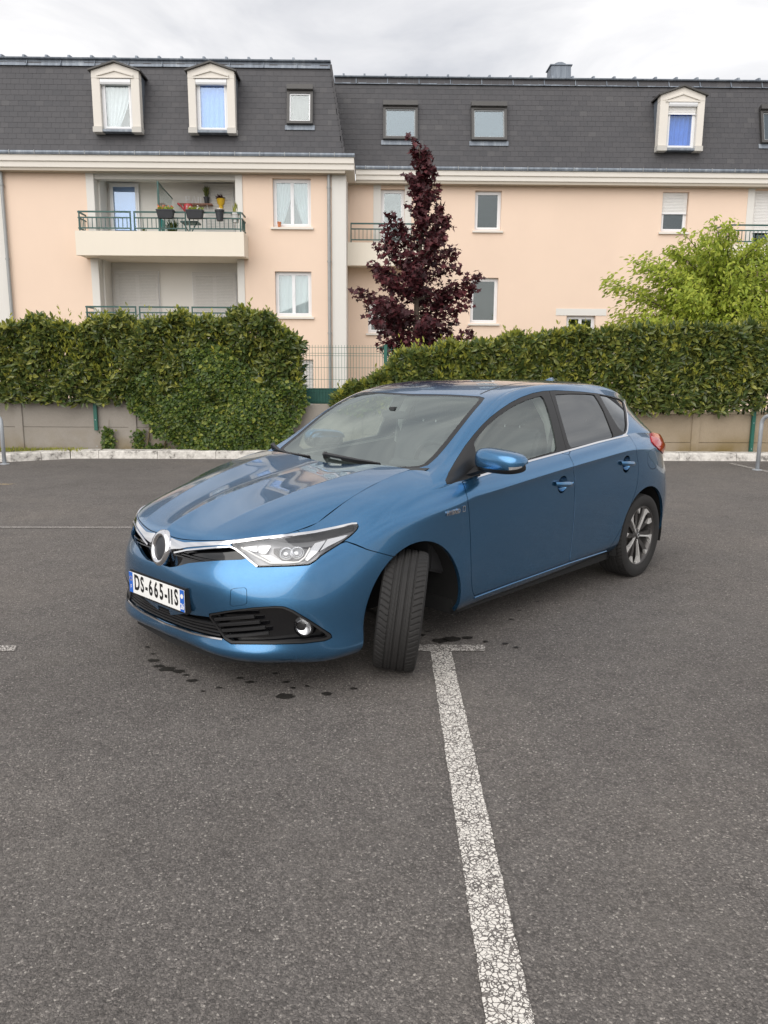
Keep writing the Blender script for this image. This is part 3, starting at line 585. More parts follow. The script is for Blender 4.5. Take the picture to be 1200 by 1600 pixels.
pot(-4.42, BY-.18, 5.62, .13, .30, 'single round dark grey pot hung on balcony railing before the closed shutter', 'charcoal', 'white_flower', .10, 16)
pot(-4.02, BY+.10, 5.62, .13, .26, 'pale grey pot with upright cactus at the corner of the balcony railing', 'shutter', 'laurel_shoot', .35, 30, spread=.15)
pot(-5.92, BY+.35, BZ-.45, .14, .30, 'bushy green potted plant standing on balcony floor behind the railing bars', 'terracotta', 'ivy_leaf', .6, 130)
pot(-6.75, BY+.35, BZ-.12, .08, .14, 'small terracotta pot beside the turquoise chair on the balcony', 'terracotta', 'laurel_leaf', .16, 30)
pot(-2.82, D1-.0, 5.62, .06, .13, 'little orange terracotta pot on the sill of the curtained window', 'terracotta', 'orange_flower', .05, 10)
t = tag(empty('wall_shelf', (-5.55, D1+.9, 6.36)), 'brown wooden wall shelf on the balcony with white wire letters', 'shelf')
m = MB(); m.box(-6.0, -4.95, D1+.68, D1+.99, 6.36, 6.40); m.build('board', 'wood_shelf', t)
m = MB()
for x in (-5.85, -5.1): m.tube([(x,D1+.99,6.20),(x,D1+.72,6.358)], .012, 6)
m.build('bracket', 'pvc', t)
for k, pts in enumerate([[(-5.75,6.41),(-5.75,6.62),(-5.66,6.62),(-5.66,6.52),(-5.75,6.52)],[(-5.58,6.41),(-5.50,6.63),(-5.44,6.41)],[(-5.38,6.41),(-5.38,6.6),(-5.30,6.6),(-5.30,6.41)]]):
    MB().tube([(x, D1+.8, z) for x, z in pts], .012, 6).build('wire_letter', 'pvc', t)
pot(-5.12, D1+.8, 6.40, .09, .20, 'black pot with a small clipped conifer standing on the balcony shelf', 'charcoal', 'laurel_leaf', .35, 120, spread=.25)
t = tag(empty('wall_planter', (-4.70, D1+.9, 6.28)), 'yellow wall planter with purple-green plant beside the balcony shutter', 'planter')
MB().lathe([(0,0),(.06,.0),(.07,.08),(.05,.10),(.10,.16),(.13,.30),(.12,.31),(0,.28)], (-4.70,D1+.86,6.26), 'z', 16).build('pot', 'yellow_plastic', t, True)
n = 90; link('foliage', leaves_mesh('foliage', np.tile([-4.70,D1+.86,6.56],(n,1))+rnd_dirs(n)*.05, rnd_dirs(n)+[0,0,.5], rnd_dirs(n), rng.uniform(.06,.16,n), .02), 'maple_leaf', t)
t = tag(empty('watering_can', (-5.42, BY+.3, 5.85)), 'red watering can behind the balcony railing', 'watering can')
m = MB(); m.lathe([(0,0),(.12,0),(.13,.2),(.10,.24),(0,.24)], (-5.42,BY+.3,5.92), 'z', 16); m.build('can', 'red_plastic', t, True)
MB().tube([(-5.52,BY+.3,5.98),(-5.62,BY+.3,6.10),(-5.72,BY+.3,6.18)], [.03,.022,.03], 8).build('spout', 'red_plastic', t, True)
t = tag(empty('garden_chair', (-6.45, BY+.4, 4.9)), 'turquoise plastic chair behind the balcony railing bars', 'chair')
MB().prism([(-6.55,5.28),(-6.22,5.28),(-6.22,5.33),(-6.55,5.33)], 'y', BY+.2, BY+.55).build('seat', 'turquoise', t); MB().prism([(-6.30,5.33),(-6.20,5.33),(-6.16,5.72),(-6.26,5.72)], 'y', BY+.2, BY+.55).build('backrest', 'turquoise', t, bev=.01)
for x in (-6.52,-6.25):
    for y in (BY+.23, BY+.52): MB().tube([(x,y,4.88),(x,y,5.28)], .02, 8).build('leg', 'turquoise', t)
t = tag(empty('garden_table', (-5.35, BY+.35, 4.9)), 'green folding table and chair set behind the balcony railing', 'table')
MB().prism([(-5.62,5.62),(-5.12,5.62),(-5.12,5.66),(-5.62,5.66)], 'y', BY+.1, BY+.6).build('tabletop', 'rail_green', t)
for a, b in (((-5.6,BY+.15,4.88),(-5.15,BY+.15,5.62)),((-5.15,BY+.55,4.88),(-5.6,BY+.55,5.62))): MB().tube([a,b], .015, 8).build('leg', 'rail_green', t)
t = tag(empty('privacy_screen', (-6.2, BY+.6, 5.3)), 'slanting frosted glass privacy screen with green frame between two balconies', 'screen')
A_, B_, C_, D_ = (BY-.0, 6.62),(BY+1.15, 6.62),(BY+1.6,5.0),(BY,5.0)
MB().prism([(BY+.03,5.35),(BY+1.65,5.35),(BY+1.65,6.55),(BY+.06,6.68)], 'x', -6.205, -6.195).build('pane', 'clear_pane', t)
m = MB(); m.box(-6.225, -6.175, BY-.02, BY+.03, 5.35, 6.72); m.build('post', 'rail_green', t); MB().tube([(-6.2,BY,6.70),(-6.2,BY+1.65,6.57)], .02, 6).build('top_rail', 'rail_green', t)
# ================================================================= hedges, ivy and trees
def hedge(label, x0, x1, y0, dep, zb, topf, n, shoots, lscale=1., name='laurel_hedge', mat='laurel_leaf', gaps=()):
    t = tag(empty(name, ((x0+x1)/2, y0+dep/2, .1)), label, 'hedge', 'hedges along the wall')
    x = rng.uniform(x0, x1, n); tz = topf(x); u = rng.random(n)
    z = zb+(tz-zb)*u**.9
    face = rng.random(n)
    y = np.where(face < .66, y0+rng.exponential(.07, n)+.06*np.sin(x*3.1+z*2.3)+.05*np.sin(x*7.7-z*5.1), y0+rng.random(n)*dep)
    top = rng.random(n) < .2; z = np.where(top, tz-rng.exponential(.05, n), z); y = np.where(top, y0+rng.random(n)*dep, y)
    ends = (x-x0 < .12) | (x1-x < .12); y = np.where(ends, y0+rng.random(n)*dep, y)
    P = np.stack([x,y,z], -1)
    keep = np.ones(n, bool)
    for (gx, gz, gr) in gaps: keep &= ~(((x-gx)/gr)**2+((z-gz)/(gr*1.4))**2 < 1)
    P = P[keep]; k = len(P)
    D = rnd_dirs(k)*[.9,.6,.7]+[0,-.40,.25]; Nn = rnd_dirs(k)*.75+[0,-.70,.50]
    L_ = rng.uniform(.075,.15,k)*lscale
    f = link('foliage', leaves_mesh('foliage', P, D, Nn, L_, L_*.21), mat, t); f['kind'] = 'stuff'
    if shoots:
        S = []; SD = []; SL = []
        for _ in range(shoots):
            sx = rng.uniform(x0, x1); sy = y0+.02+rng.random()**1.5*dep*.75; h = rng.uniform(.04,.16)*(1 if rng.random() < .95 else 2.4); zt = float(topf(np.array([sx]))[0])-.06
            if rng.random() < .42: sy = y0-.01+.05*rng.random(); zt = zb+(zt-zb)*rng.uniform(.3,1); h *= .6
            lean = rng.normal(0,.12,2)
            for q in range(8):
                a = rng.random(); b = np.array([sx+lean[0]*a*h, sy+lean[1]*a*h, zt+a*h]); S.append(b); an = rng.random()*6.28; SD.append((math.cos(an)*.55, math.sin(an)*.55, .9)); SL.append(rng.uniform(.05,.095))
        S = np.array(S); SL = np.array(SL)
        f = link('shoots', leaves_mesh('shoots', S, np.array(SD), rnd_dirs(len(S)), SL, SL*.2), 'laurel_shoot', t); f['kind'] = 'stuff'
    for q in range(int((x1-x0)/.35)):
        bx = x0+.15+.35*q+rng.normal(0,.05); zt = float(topf(np.array([bx]))[0]); m = MB()
        for s_ in range(3):
            ex = bx+rng.normal(0,.14); m.tube([(bx, y0+dep*.5, .1),((bx+ex)/2, y0+dep*.5+rng.normal(0,.05), zt*.5),(ex, y0+dep*(.3+.5*rng.random()), zt-.12)], [.018,.013,.005], 5)
        m.build('stem', 'twig', t, fix=False)
    return t
def topL(x):
    b = np.interp(x, [-8,-6.4,-5.7,-5.0,-4.2,-3.1,-2.23,-1.6,-1.3], [2.12,2.14,2.2,2.16,2.25,2.26,2.36,2.28,1.95]); return b+.07*np.sin(x*5.3)+.05*np.sin(x*13.1)+.03*np.sin(x*31)
def topR(x):
    b = np.interp(x, [-.65,-.3,.22,.42,1.3,2.4,3.5,4.6,6.8,9], [1.0,1.24,1.36,1.75,1.86,2.0,2.13,2.18,2.24,2.24]); return b+.03*np.sin(x*6.1)+.03*np.sin(x*11.3)+.02*np.sin(x*29)
hedge('dark green laurel hedge with yellow shoots beside the ivy clad wall', -12.5, -1.25, WY-.20, .92, .90, topL, 48000, 1900, 1.12, gaps=[(-3.0,1.05,.06),(-6.3,1.25,.05)])
hedge('long clipped laurel hedge with yellow-green top above the gravelly wall panels', -.66, 12.5, WY-.20, .92, .80, topR, 60000, 2000, 1.12, gaps=[(4.3,1.45,.035),(6.35,.95,.12),(6.8,.93,.16)])
ivy = tag(empty('ivy', (-2.6, WY-.2, .12)), 'ivy mound spilling over the low wall down to the kerb', 'ivy')
n = 9500; ip = np.array([(-4.45,1.15),(-4.18,1.0),(-4.12,.80),(-3.92,.66),(-3.75,.55),(-3.68,.36),(-3.42,.28),(-3.3,.12),(-1.72,.12),(-1.5,.30),(-1.3,.55),(-1.10,.95),(-1.14,1.2),(-1.5,1.36),(-2.0,1.40),(-2.3,1.75),(-2.7,1.95),(-3.1,1.8),(-3.5,1.6),(-4.0,1.35)])
P = []
while len(P) < n:
    x, z = rng.uniform(-4.5,-1.05), rng.uniform(.1,1.98)
    ins = False; j = len(ip)-1
    for i in range(len(ip)):
        if (ip[i,1] > z) != (ip[j,1] > z) and x < (ip[j,0]-ip[i,0])*(z-ip[i,1])/(ip[j,1]-ip[i,1])+ip[i,0]: ins = not ins
        j = i
    if ins:
        cx, cz = (x+2.45)/1.75, (z-.75)/1.0; bul = max(0, 1-cx*cx*.75-cz*cz*.5)**.5*(.75+.35*math.sin(x*4.7+1)*math.sin(z*5.3)+.2*math.sin(x*11+z*9))
        P.append((x, WY-.10-.26*bul-.05*math.sin(x*6+z*4)*bul+rng.exponential(.03), z))
P = np.array(P); D = rnd_dirs(n)*[.8,.35,.5]+[0,-.35,-.35]; L_ = rng.uniform(.045,.085,n)
f = link('foliage', leaves_mesh('foliage', P, D, rnd_dirs(n)*.5+[0,-.9,.45], L_, L_*.42), 'ivy_leaf', ivy); f['kind'] = 'stuff'
m = MB()
for q in range(9): x = -3.9+.3*q; m.tube([(x, WY-.05, .1),(x+.1, WY-.06, .6),(x+rng.normal(0,.1), WY-.03, 1.3)], [.02,.012,.006], 5)
m.build('stems', 'twig', ivy, fix=False)
def weed(x, h, w, label, nn, sprig=0.):
    t = tag(empty('ivy_sprig', (x, WY-.05, .12)), label, 'ivy'); P = np.stack([rng.normal(x, w, nn), WY-.03-rng.random(nn)*.06, .12+rng.random(nn)*h], -1); L_ = rng.uniform(.04,.075,nn)
    f = link('foliage', leaves_mesh('foliage', P, rnd_dirs(nn)*[.8,.4,.6]+[0,-.3,0], rnd_dirs(nn)*.5+[0,-.9,.3], L_, L_*.42), 'ivy_leaf', t); f['kind'] = 'stuff'
    MB().tube([(x, WY-.02, .12),(x+.01, WY-.035, .12+h*.6),(x+.03, WY-.03, .12+h+sprig)], [.008,.005,.003], 5).build('stem', 'twig', t)
weed(-4.55, .34, .055, 'small ivy tuft below a bare twig against the wall beside the kerb', 170, .16); weed(-4.02, .30, .05, 'small ivy tuft at the foot of the wall beside the ivy mound', 150)
weed(-3.72, .08, .1, 'low sprig of ivy creeping on the white kerb', 70)
# grass tuft strip on the raised corner
n = 2600; P = np.stack([rng.uniform(-9,-4.9,n), rng.uniform(12.9,13.5,n), np.full(n,.115)], -1); P = P[(P[:,1] > 13.05) | (P[:,0] < -5.6)]; k = len(P)
gr = link('grass', leaves_mesh('grass', P, rnd_dirs(k)*[.5,.5,.1]+[0,0,.8], rnd_dirs(k), rng.uniform(.03,.07,k), .004), 'laurel_shoot'); gr['kind'] = 'stuff'; gr['label'] = 'short thin grass growing behind the curved kerb'; gr['category'] = 'grass'
def tree(name, label, base, h, branches, crownf, nl, mat, L0, L1, wd, star, droop, trunk_r=.09):
    t = tag(empty(name, base), label, 'tree'); bx, by, bz = base
    m = MB(); zs = np.linspace(0, h, 9); tp = [(bx+.06*math.sin(z*1.7), by+.05*math.cos(z*1.3)-.05, bz+z) for z in zs]; m.tube(tp, np.interp(zs, [0,h], [trunk_r,.012]), 9); m.build('trunk', 'bark', t, True)
    tips = []
    for q in range(branches):
        f = .22+.74*(q/branches); z = h*f; a = q*2.4+rng.normal(0,.3); r_, lift = crownf(z)
        r_ *= rng.uniform(.75,1.12); p0 = np.array([np.interp(z, zs, [p[k] for p in tp]) for k in range(3)]); p2 = p0+np.array([math.cos(a)*r_, math.sin(a)*r_*.8, lift*rng.uniform(.7,1.2)])
        p1 = (p0+p2)/2+np.array([0,0,-.06])+rng.normal(0,.05,3); MB().tube([p0,p1,p2], [.02+.02*(1-f),.013,.004], 6).build('branch', 'bark', t, True)
        for s_ in np.linspace(.25, 1, 6):
            c = (1-s_)**2*p0+2*s_*(1-s_)*p1+s_**2*p2
            tips.append((c, .07+.17*r_*(1-abs(s_-.6))))
    tips.append((np.array(tp[-1]), .12)); tips.append((np.array(tp[-2]), .16))
    wt = np.array([s_ for _, s_ in tips])**1.4; ch = rng.choice(len(tips), nl, p=wt/wt.sum()); C_ = np.array([c for c, _ in tips])[ch]; S_ = np.array([s_ for _, s_ in tips])[ch][:,None]
    P = C_+rnd_dirs(nl)*S_*rng.random((nl,1))**.5*[1,1,.85]
    out_ = P-np.array([bx,by,0])*[1,1,0]-[0,0,1]*P; D = out_*.4+rnd_dirs(nl)*.6+[0,0,droop]; L_ = rng.uniform(L0, L1, nl)
    f = link('crown', leaves_mesh('crown', P, D, rnd_dirs(nl)*.5+[0,-.4,.75], L_, L_*wd, star=star), mat, t); f['kind'] = 'stuff'
    return t
def mcrown(z):   # maple: broad low, long narrow leader
    return float(np.interp(z, [0,1.6,2.4,3.2,3.9,4.6,5.2,6.1], [.6,1.08,1.20,1.10,.68,.34,.26,.08])), .46
tree('maple_tree', 'dark purple leaved maple tree standing behind the wire fence', (.98, 17.5, .1), 5.95, 60, mcrown, 7400, 'maple_leaf', .07, .145, .60, True, -.25)
def gcrown(z): return float(np.interp(z, [0,1.2,2.0,2.8,3.5,4.2], [1.2,2.2,2.4,1.8,1.1,.3])), .85
tree('young_tree', 'bright lime green leafy tree rising behind the clipped hedge', (7.55, 17.4, .1), 3.75, 110, gcrown, 36000, 'young_leaf', .07, .14, .22, False, -.35)
# ================================================================= hoop barriers
def hoop(x0, y0, x1, y1, h, label):
    t = tag(empty('hoop_barrier', ((x0+x1)/2, (y0+y1)/2, 0)), label, 'barrier', 'steel hoop barriers'); r_ = .14; d = np.array([x1-x0, y1-y0]); d = d/np.linalg.norm(d); pts = [(x0,y0,0),(x0,y0,h-r_)]
    for a in np.linspace(0, math.pi/2, 7)[1:]: pts.append((x0+d[0]*r_*(1-math.cos(a)), y0+d[1]*r_*(1-math.cos(a)), h-r_+r_*math.sin(a)))
    for a in np.linspace(math.pi/2, 0, 7): pts.append((x1-d[0]*r_*(1-math.cos(a)), y1-d[1]*r_*(1-math.cos(a)), h-r_+r_*math.sin(a)))
    pts.append((x1,y1,0)); MB().tube(pts, .03, 12).build('hoop', 'galvanised', t, 'all')
    for x, y in ((x0,y0),(x1,y1)): MB().lathe([(.075,0),(.075,.006),(.045,.012),(.031,.014)], (x,y,.001), 'z', 16).build('foot_collar', 'galvanised', t, True)
hoop(-5.80, 12.33, -7.2, 12.33, .79, 'galvanised steel hoop barrier beside the curved white kerb')
hoop(5.96, 11.97, 6.30, 10.75, .84, 'galvanised steel hoop barrier standing over the worn white line')
# ---------------------------------------------------------------- car surfaces (car frame: x forward from front axle, y to car's left, z up)
def bspl_basis(n, sub):
    """uniform cubic B-spline sampling matrix for n control points (end points extrapolated), sub samples per span"""
    m = (n-1)*sub+1
    A = np.zeros((m, n+2))
    for k in range(m):
        i = min(k//sub, n-2); t = k/sub - i
        b = [(1-t)**3/6, (3*t**3-6*t*t+4)/6, (-3*t**3+3*t*t+3*t+1)/6, t**3/6]
        for q in range(4): A[k, i+q] += b[q]
    E = np.zeros((n+2, n)); E[1:-1] = np.eye(n)
    E[0,0] = 2; E[0,1] = -1; E[-1,-1] = 2; E[-1,-2] = -1
    return A@E
def bsurf(P, su, sv, it=4):
    P = np.asarray(P, float); nu, nv = P.shape[:2]
    K1 = bspl_basis(nu, 1); K2 = bspl_basis(nv, 1)
    C = P.copy()
    for _ in range(it):
        S = np.einsum('ai,ijk,bj->abk', K1, C, K2); C = C + (P-S)
    return np.einsum('ai,ijk,bj->abk', bspl_basis(nu, su), C, bspl_basis(nv, sv))
def bcurve(P, s, it=6):
    P = np.asarray(P, float); K = bspl_basis(len(P), 1); C = P.copy()
    for _ in range(it): C = C + (P-K@C)
    return bspl_basis(len(P), s)@C

WNET = [ # stations front centre -> round the corner -> side -> rear centre; nine rows bottom -> top
 [(.86,0,.175),(.905,0,.222),(.898,0,.295),(.925,0,.395),(.938,0,.49),(.93,0,.57),(.912,0,.64),(.90,0,.69),(.885,0,.73)],
 [(.855,.2,.175),(.90,.2,.222),(.893,.21,.295),(.918,.215,.395),(.93,.22,.49),(.922,.21,.57),(.90,.2,.64),(.888,.185,.685),(.873,.17,.722)],
 [(.84,.40,.175),(.885,.40,.22),(.86,.42,.30),(.875,.425,.40),(.88,.425,.49),(.868,.425,.57),(.843,.425,.635),(.82,.43,.70),(.785,.44,.749)],
 [(.77,.57,.175),(.80,.60,.22),(.785,.588,.30),(.783,.59,.40),(.78,.588,.49),(.762,.58,.575),(.738,.57,.64),(.70,.57,.71),(.65,.575,.768)],
 [(.64,.70,.175),(.655,.745,.22),(.655,.745,.30),(.655,.75,.41),(.645,.745,.505),(.635,.735,.59),(.62,.715,.66),(.59,.675,.725),(.545,.615,.785)],
 [(.50,.80,.175),(.485,.845,.22),(.49,.84,.30),(.485,.838,.42),(.475,.83,.53),(.465,.815,.62),(.46,.793,.70),(.455,.738,.757),(.43,.64,.812)],
 [(.25,.83,.18),(.25,.862,.23),(.25,.868,.32),(.25,.872,.46),(.25,.868,.60),(.25,.855,.70),(.25,.832,.775),(.25,.755,.847),(.23,.64,.898)],
 [(0,.83,.19),(0,.865,.24),(0,.874,.33),(0,.878,.48),(0,.879,.64),(0,.872,.755),(0,.852,.83),(0,.768,.917),(0,.64,.966)],
 [(-.3,.815,.20),(-.3,.855,.25),(-.3,.868,.335),(-.3,.872,.48),(-.3,.872,.65),(-.3,.875,.79),(-.3,.868,.845),(-.29,.80,.935),(-.25,.65,1.006)],
 [(-.46,.808,.203),(-.46,.85,.256),(-.46,.866,.338),(-.46,.870,.48),(-.46,.868,.655),(-.46,.875,.808),(-.46,.876,.856),(-.46,.845,.922),(-.45,.755,.962)],
 [(-.65,.80,.205),(-.65,.844,.262),(-.65,.856,.34),(-.65,.863,.48),(-.65,.871,.66),(-.65,.875,.825),(-.65,.881,.868),(-.65,.858,.92),(-.65,.808,.96)],
 [(-1.1,.80,.21),(-1.1,.844,.27),(-1.1,.855,.34),(-1.1,.862,.48),(-1.1,.872,.67),(-1.1,.876,.862),(-1.1,.884,.905),(-1.1,.856,.952),(-1.1,.803,.99)],
 [(-1.6,.80,.22),(-1.6,.844,.28),(-1.6,.855,.345),(-1.6,.863,.48),(-1.6,.873,.69),(-1.6,.877,.898),(-1.6,.885,.94),(-1.6,.855,.988),(-1.6,.802,1.026)],
 [(-2.05,.80,.235),(-2.05,.846,.29),(-2.05,.859,.36),(-2.05,.867,.49),(-2.05,.877,.70),(-2.05,.878,.925),(-2.05,.884,.968),(-2.05,.852,1.016),(-2.05,.796,1.057)],
 [(-2.35,.81,.24),(-2.35,.855,.30),(-2.35,.876,.37),(-2.35,.882,.50),(-2.35,.883,.71),(-2.35,.88,.935),(-2.35,.877,.985),(-2.35,.845,1.035),(-2.35,.787,1.078)],
 [(-2.65,.81,.24),(-2.65,.855,.30),(-2.65,.877,.37),(-2.65,.886,.51),(-2.65,.887,.71),(-2.65,.873,.925),(-2.65,.862,.98),(-2.65,.825,1.035),(-2.65,.772,1.078)],
 [(-2.95,.79,.24),(-2.95,.845,.30),(-2.95,.858,.37),(-2.95,.864,.51),(-2.95,.86,.70),(-2.95,.83,.90),(-2.95,.81,.96),(-2.95,.775,1.02),(-2.92,.74,1.062)],
 [(-3.11,.71,.24),(-3.13,.77,.30),(-3.14,.79,.37),(-3.15,.80,.51),(-3.135,.795,.69),(-3.085,.76,.88),(-3.075,.74,.945),(-3.065,.715,1.0),(-3.05,.69,1.042)],
 [(-3.22,.62,.25),(-3.28,.68,.31),(-3.30,.70,.38),(-3.31,.705,.52),(-3.29,.70,.69),(-3.245,.68,.87),(-3.22,.66,.935),(-3.20,.63,.985),(-3.17,.58,1.02)],
 [(-3.28,.42,.26),(-3.345,.46,.32),(-3.365,.47,.39),(-3.37,.475,.53),(-3.345,.47,.69),(-3.30,.455,.87),(-3.27,.44,.93),(-3.24,.42,.975),(-3.20,.40,1.01)],
 [(-3.31,.22,.26),(-3.37,.23,.32),(-3.385,.23,.39),(-3.39,.23,.53),(-3.365,.23,.69),(-3.32,.22,.87),(-3.29,.22,.93),(-3.255,.21,.975),(-3.215,.20,1.01)],
 [(-3.32,0,.26),(-3.375,0,.32),(-3.39,0,.39),(-3.395,0,.53),(-3.37,0,.69),(-3.325,0,.87),(-3.295,0,.93),(-3.26,0,.975),(-3.22,0,1.01)],
]
GNET = [ # columns under the cowl -> roof -> spoiler; seven rows belt -> window top -> pillar -> screen edge -> centre
 [(-.13,.80,.90),(-.15,.78,.91),(-.17,.755,.915),(-.19,.71,.925),(-.20,.64,.925),(-.13,.33,.90),(-.08,0,.875)],
 [(-.33,.815,.935),(-.345,.795,.96),(-.36,.768,.99),(-.37,.72,1.01),(-.375,.65,1.015),(-.29,.33,.988),(-.245,0,.968)],
 [(-.55,.806,.955),(-.55,.783,1.01),(-.56,.752,1.062),(-.55,.70,1.095),(-.535,.64,1.105),(-.47,.33,1.10),(-.43,0,1.085)],
 [(-.80,.803,.971),(-.80,.765,1.08),(-.80,.70,1.205),(-.775,.66,1.23),(-.735,.615,1.232),(-.67,.32,1.225),(-.635,0,1.212)],
 [(-1.05,.80,.988),(-1.05,.745,1.15),(-1.02,.66,1.31),(-.99,.62,1.333),(-.935,.575,1.335),(-.875,.30,1.332),(-.845,0,1.324)],
 [(-1.3,.80,1.006),(-1.3,.735,1.19),(-1.25,.635,1.375),(-1.2,.59,1.397),(-1.12,.545,1.393),(-1.06,.29,1.398),(-1.03,0,1.397)],
 [(-1.6,.80,1.027),(-1.6,.73,1.21),(-1.58,.625,1.405),(-1.55,.575,1.438),(-1.5,.52,1.444),(-1.45,.28,1.453),(-1.42,0,1.456)],
 [(-2.05,.793,1.058),(-2.05,.725,1.225),(-2.05,.62,1.392),(-2.03,.57,1.435),(-2.0,.52,1.444),(-1.98,.28,1.458),(-1.97,0,1.462)],
 [(-2.42,.782,1.082),(-2.43,.715,1.215),(-2.43,.615,1.347),(-2.43,.56,1.405),(-2.43,.51,1.428),(-2.43,.28,1.448),(-2.43,0,1.453)],
 [(-2.72,.767,1.078),(-2.71,.69,1.19),(-2.70,.60,1.30),(-2.69,.548,1.363),(-2.70,.50,1.388),(-2.72,.28,1.414),(-2.73,0,1.42)],
 [(-2.92,.74,1.064),(-2.89,.655,1.155),(-2.86,.58,1.25),(-2.85,.525,1.32),(-2.86,.48,1.350),(-2.92,.27,1.383),(-2.94,0,1.39)],
 [(-3.05,.69,1.042),(-2.985,.62,1.125),(-2.94,.555,1.205),(-2.915,.50,1.285),(-2.93,.46,1.325),(-3.02,.26,1.362),(-3.04,0,1.37)],
]
SHUT = [(.43,.64,.812),(.343,.64,.853),(.226,.64,.899),(.053,.64,.954),(-.115,.645,.991),(-.235,.645,1.010)]
HCEN = [(.885,0,.73),(.866,0,.752),(.80,0,.79),(.62,0,.853),(.38,0,.910),(.12,0,.951),(-.08,0,.973),(-.235,0,.982)]
HCOWL = [(-.235,.645,1.010),(-.232,.50,1.015),(-.235,.33,1.01),(-.238,.16,.995),(-.235,0,.985)]
def rspl(P, n):
    """resample smooth curve by arc length to n points"""
    c = bcurve(P, 24); d = np.r_[0, np.cumsum(np.linalg.norm(np.diff(c, axis=0), axis=1))]
    t = np.linspace(0, d[-1], n); return np.stack([np.interp(t, d, c[:,k]) for k in range(3)], -1)
def coons(a, b, c, d):
    """a: u at v=0, b: u at v=1, c: v at u=0, d: v at u=1"""
    n, m = len(a), len(c); u = np.linspace(0,1,n)[:,None,None]; v = np.linspace(0,1,m)[None,:,None]
    S = (1-v)*a[:,None]+v*b[:,None]+(1-u)*c[None]+u*d[None]
    return S-((1-u)*(1-v)*a[0]+u*(1-v)*a[-1]+(1-u)*v*b[0]+u*v*b[-1])
def car_surfaces():
    W = bsurf(WNET, 20, 14)                      # wrap
    G = bsurf([[(c[0][0], c[0][1]-.004, c[0][2]-.045)]+c for c in GNET], 16, 14)   # one more row below the belt
    front = np.array([WNET[i][8] for i in range(6)])      # centre -> corner
    nF, nS = 80, 110
    A = rspl(front, nF)                          # v along front edge centre->corner at u=0
    Bc = rspl(SHUT, nS)                          # u along shut line (v=1)
    Dc = rspl(HCEN, nS)                          # centre line (v=0)
    Cc = rspl(HCOWL, nF)[::-1]                   # cowl centre -> corner
    H = coons(Dc, Bc, A, Cc)
    u = np.linspace(0,1,nS)[:,None]; v = np.linspace(0,1,nF)[None]
    vc = .30+.42*u                               # the two bonnet creases that open towards the screen
    H[...,2] += .009*np.exp(-np.abs(v-vc)/.10)*np.sin(np.pi*np.clip(u,0,1))**.6*(1-v)**.3
    H[...,2] += .004*np.sin(np.pi*v)*np.sin(np.pi*u)
    R8 = W[17*20:, -1]
    ge = G[-1]
    m = 60
    idx = lambda c: np.stack([np.interp(np.linspace(0,1,m), np.linspace(0,1,len(c)), c[:,k]) for k in range(3)], -1)
    t = np.linspace(0,1,30)[:,None,None]
    T = (1-t)*idx(ge)[None]+t*idx(R8)[None]      # hatch
    return W, G, H, T
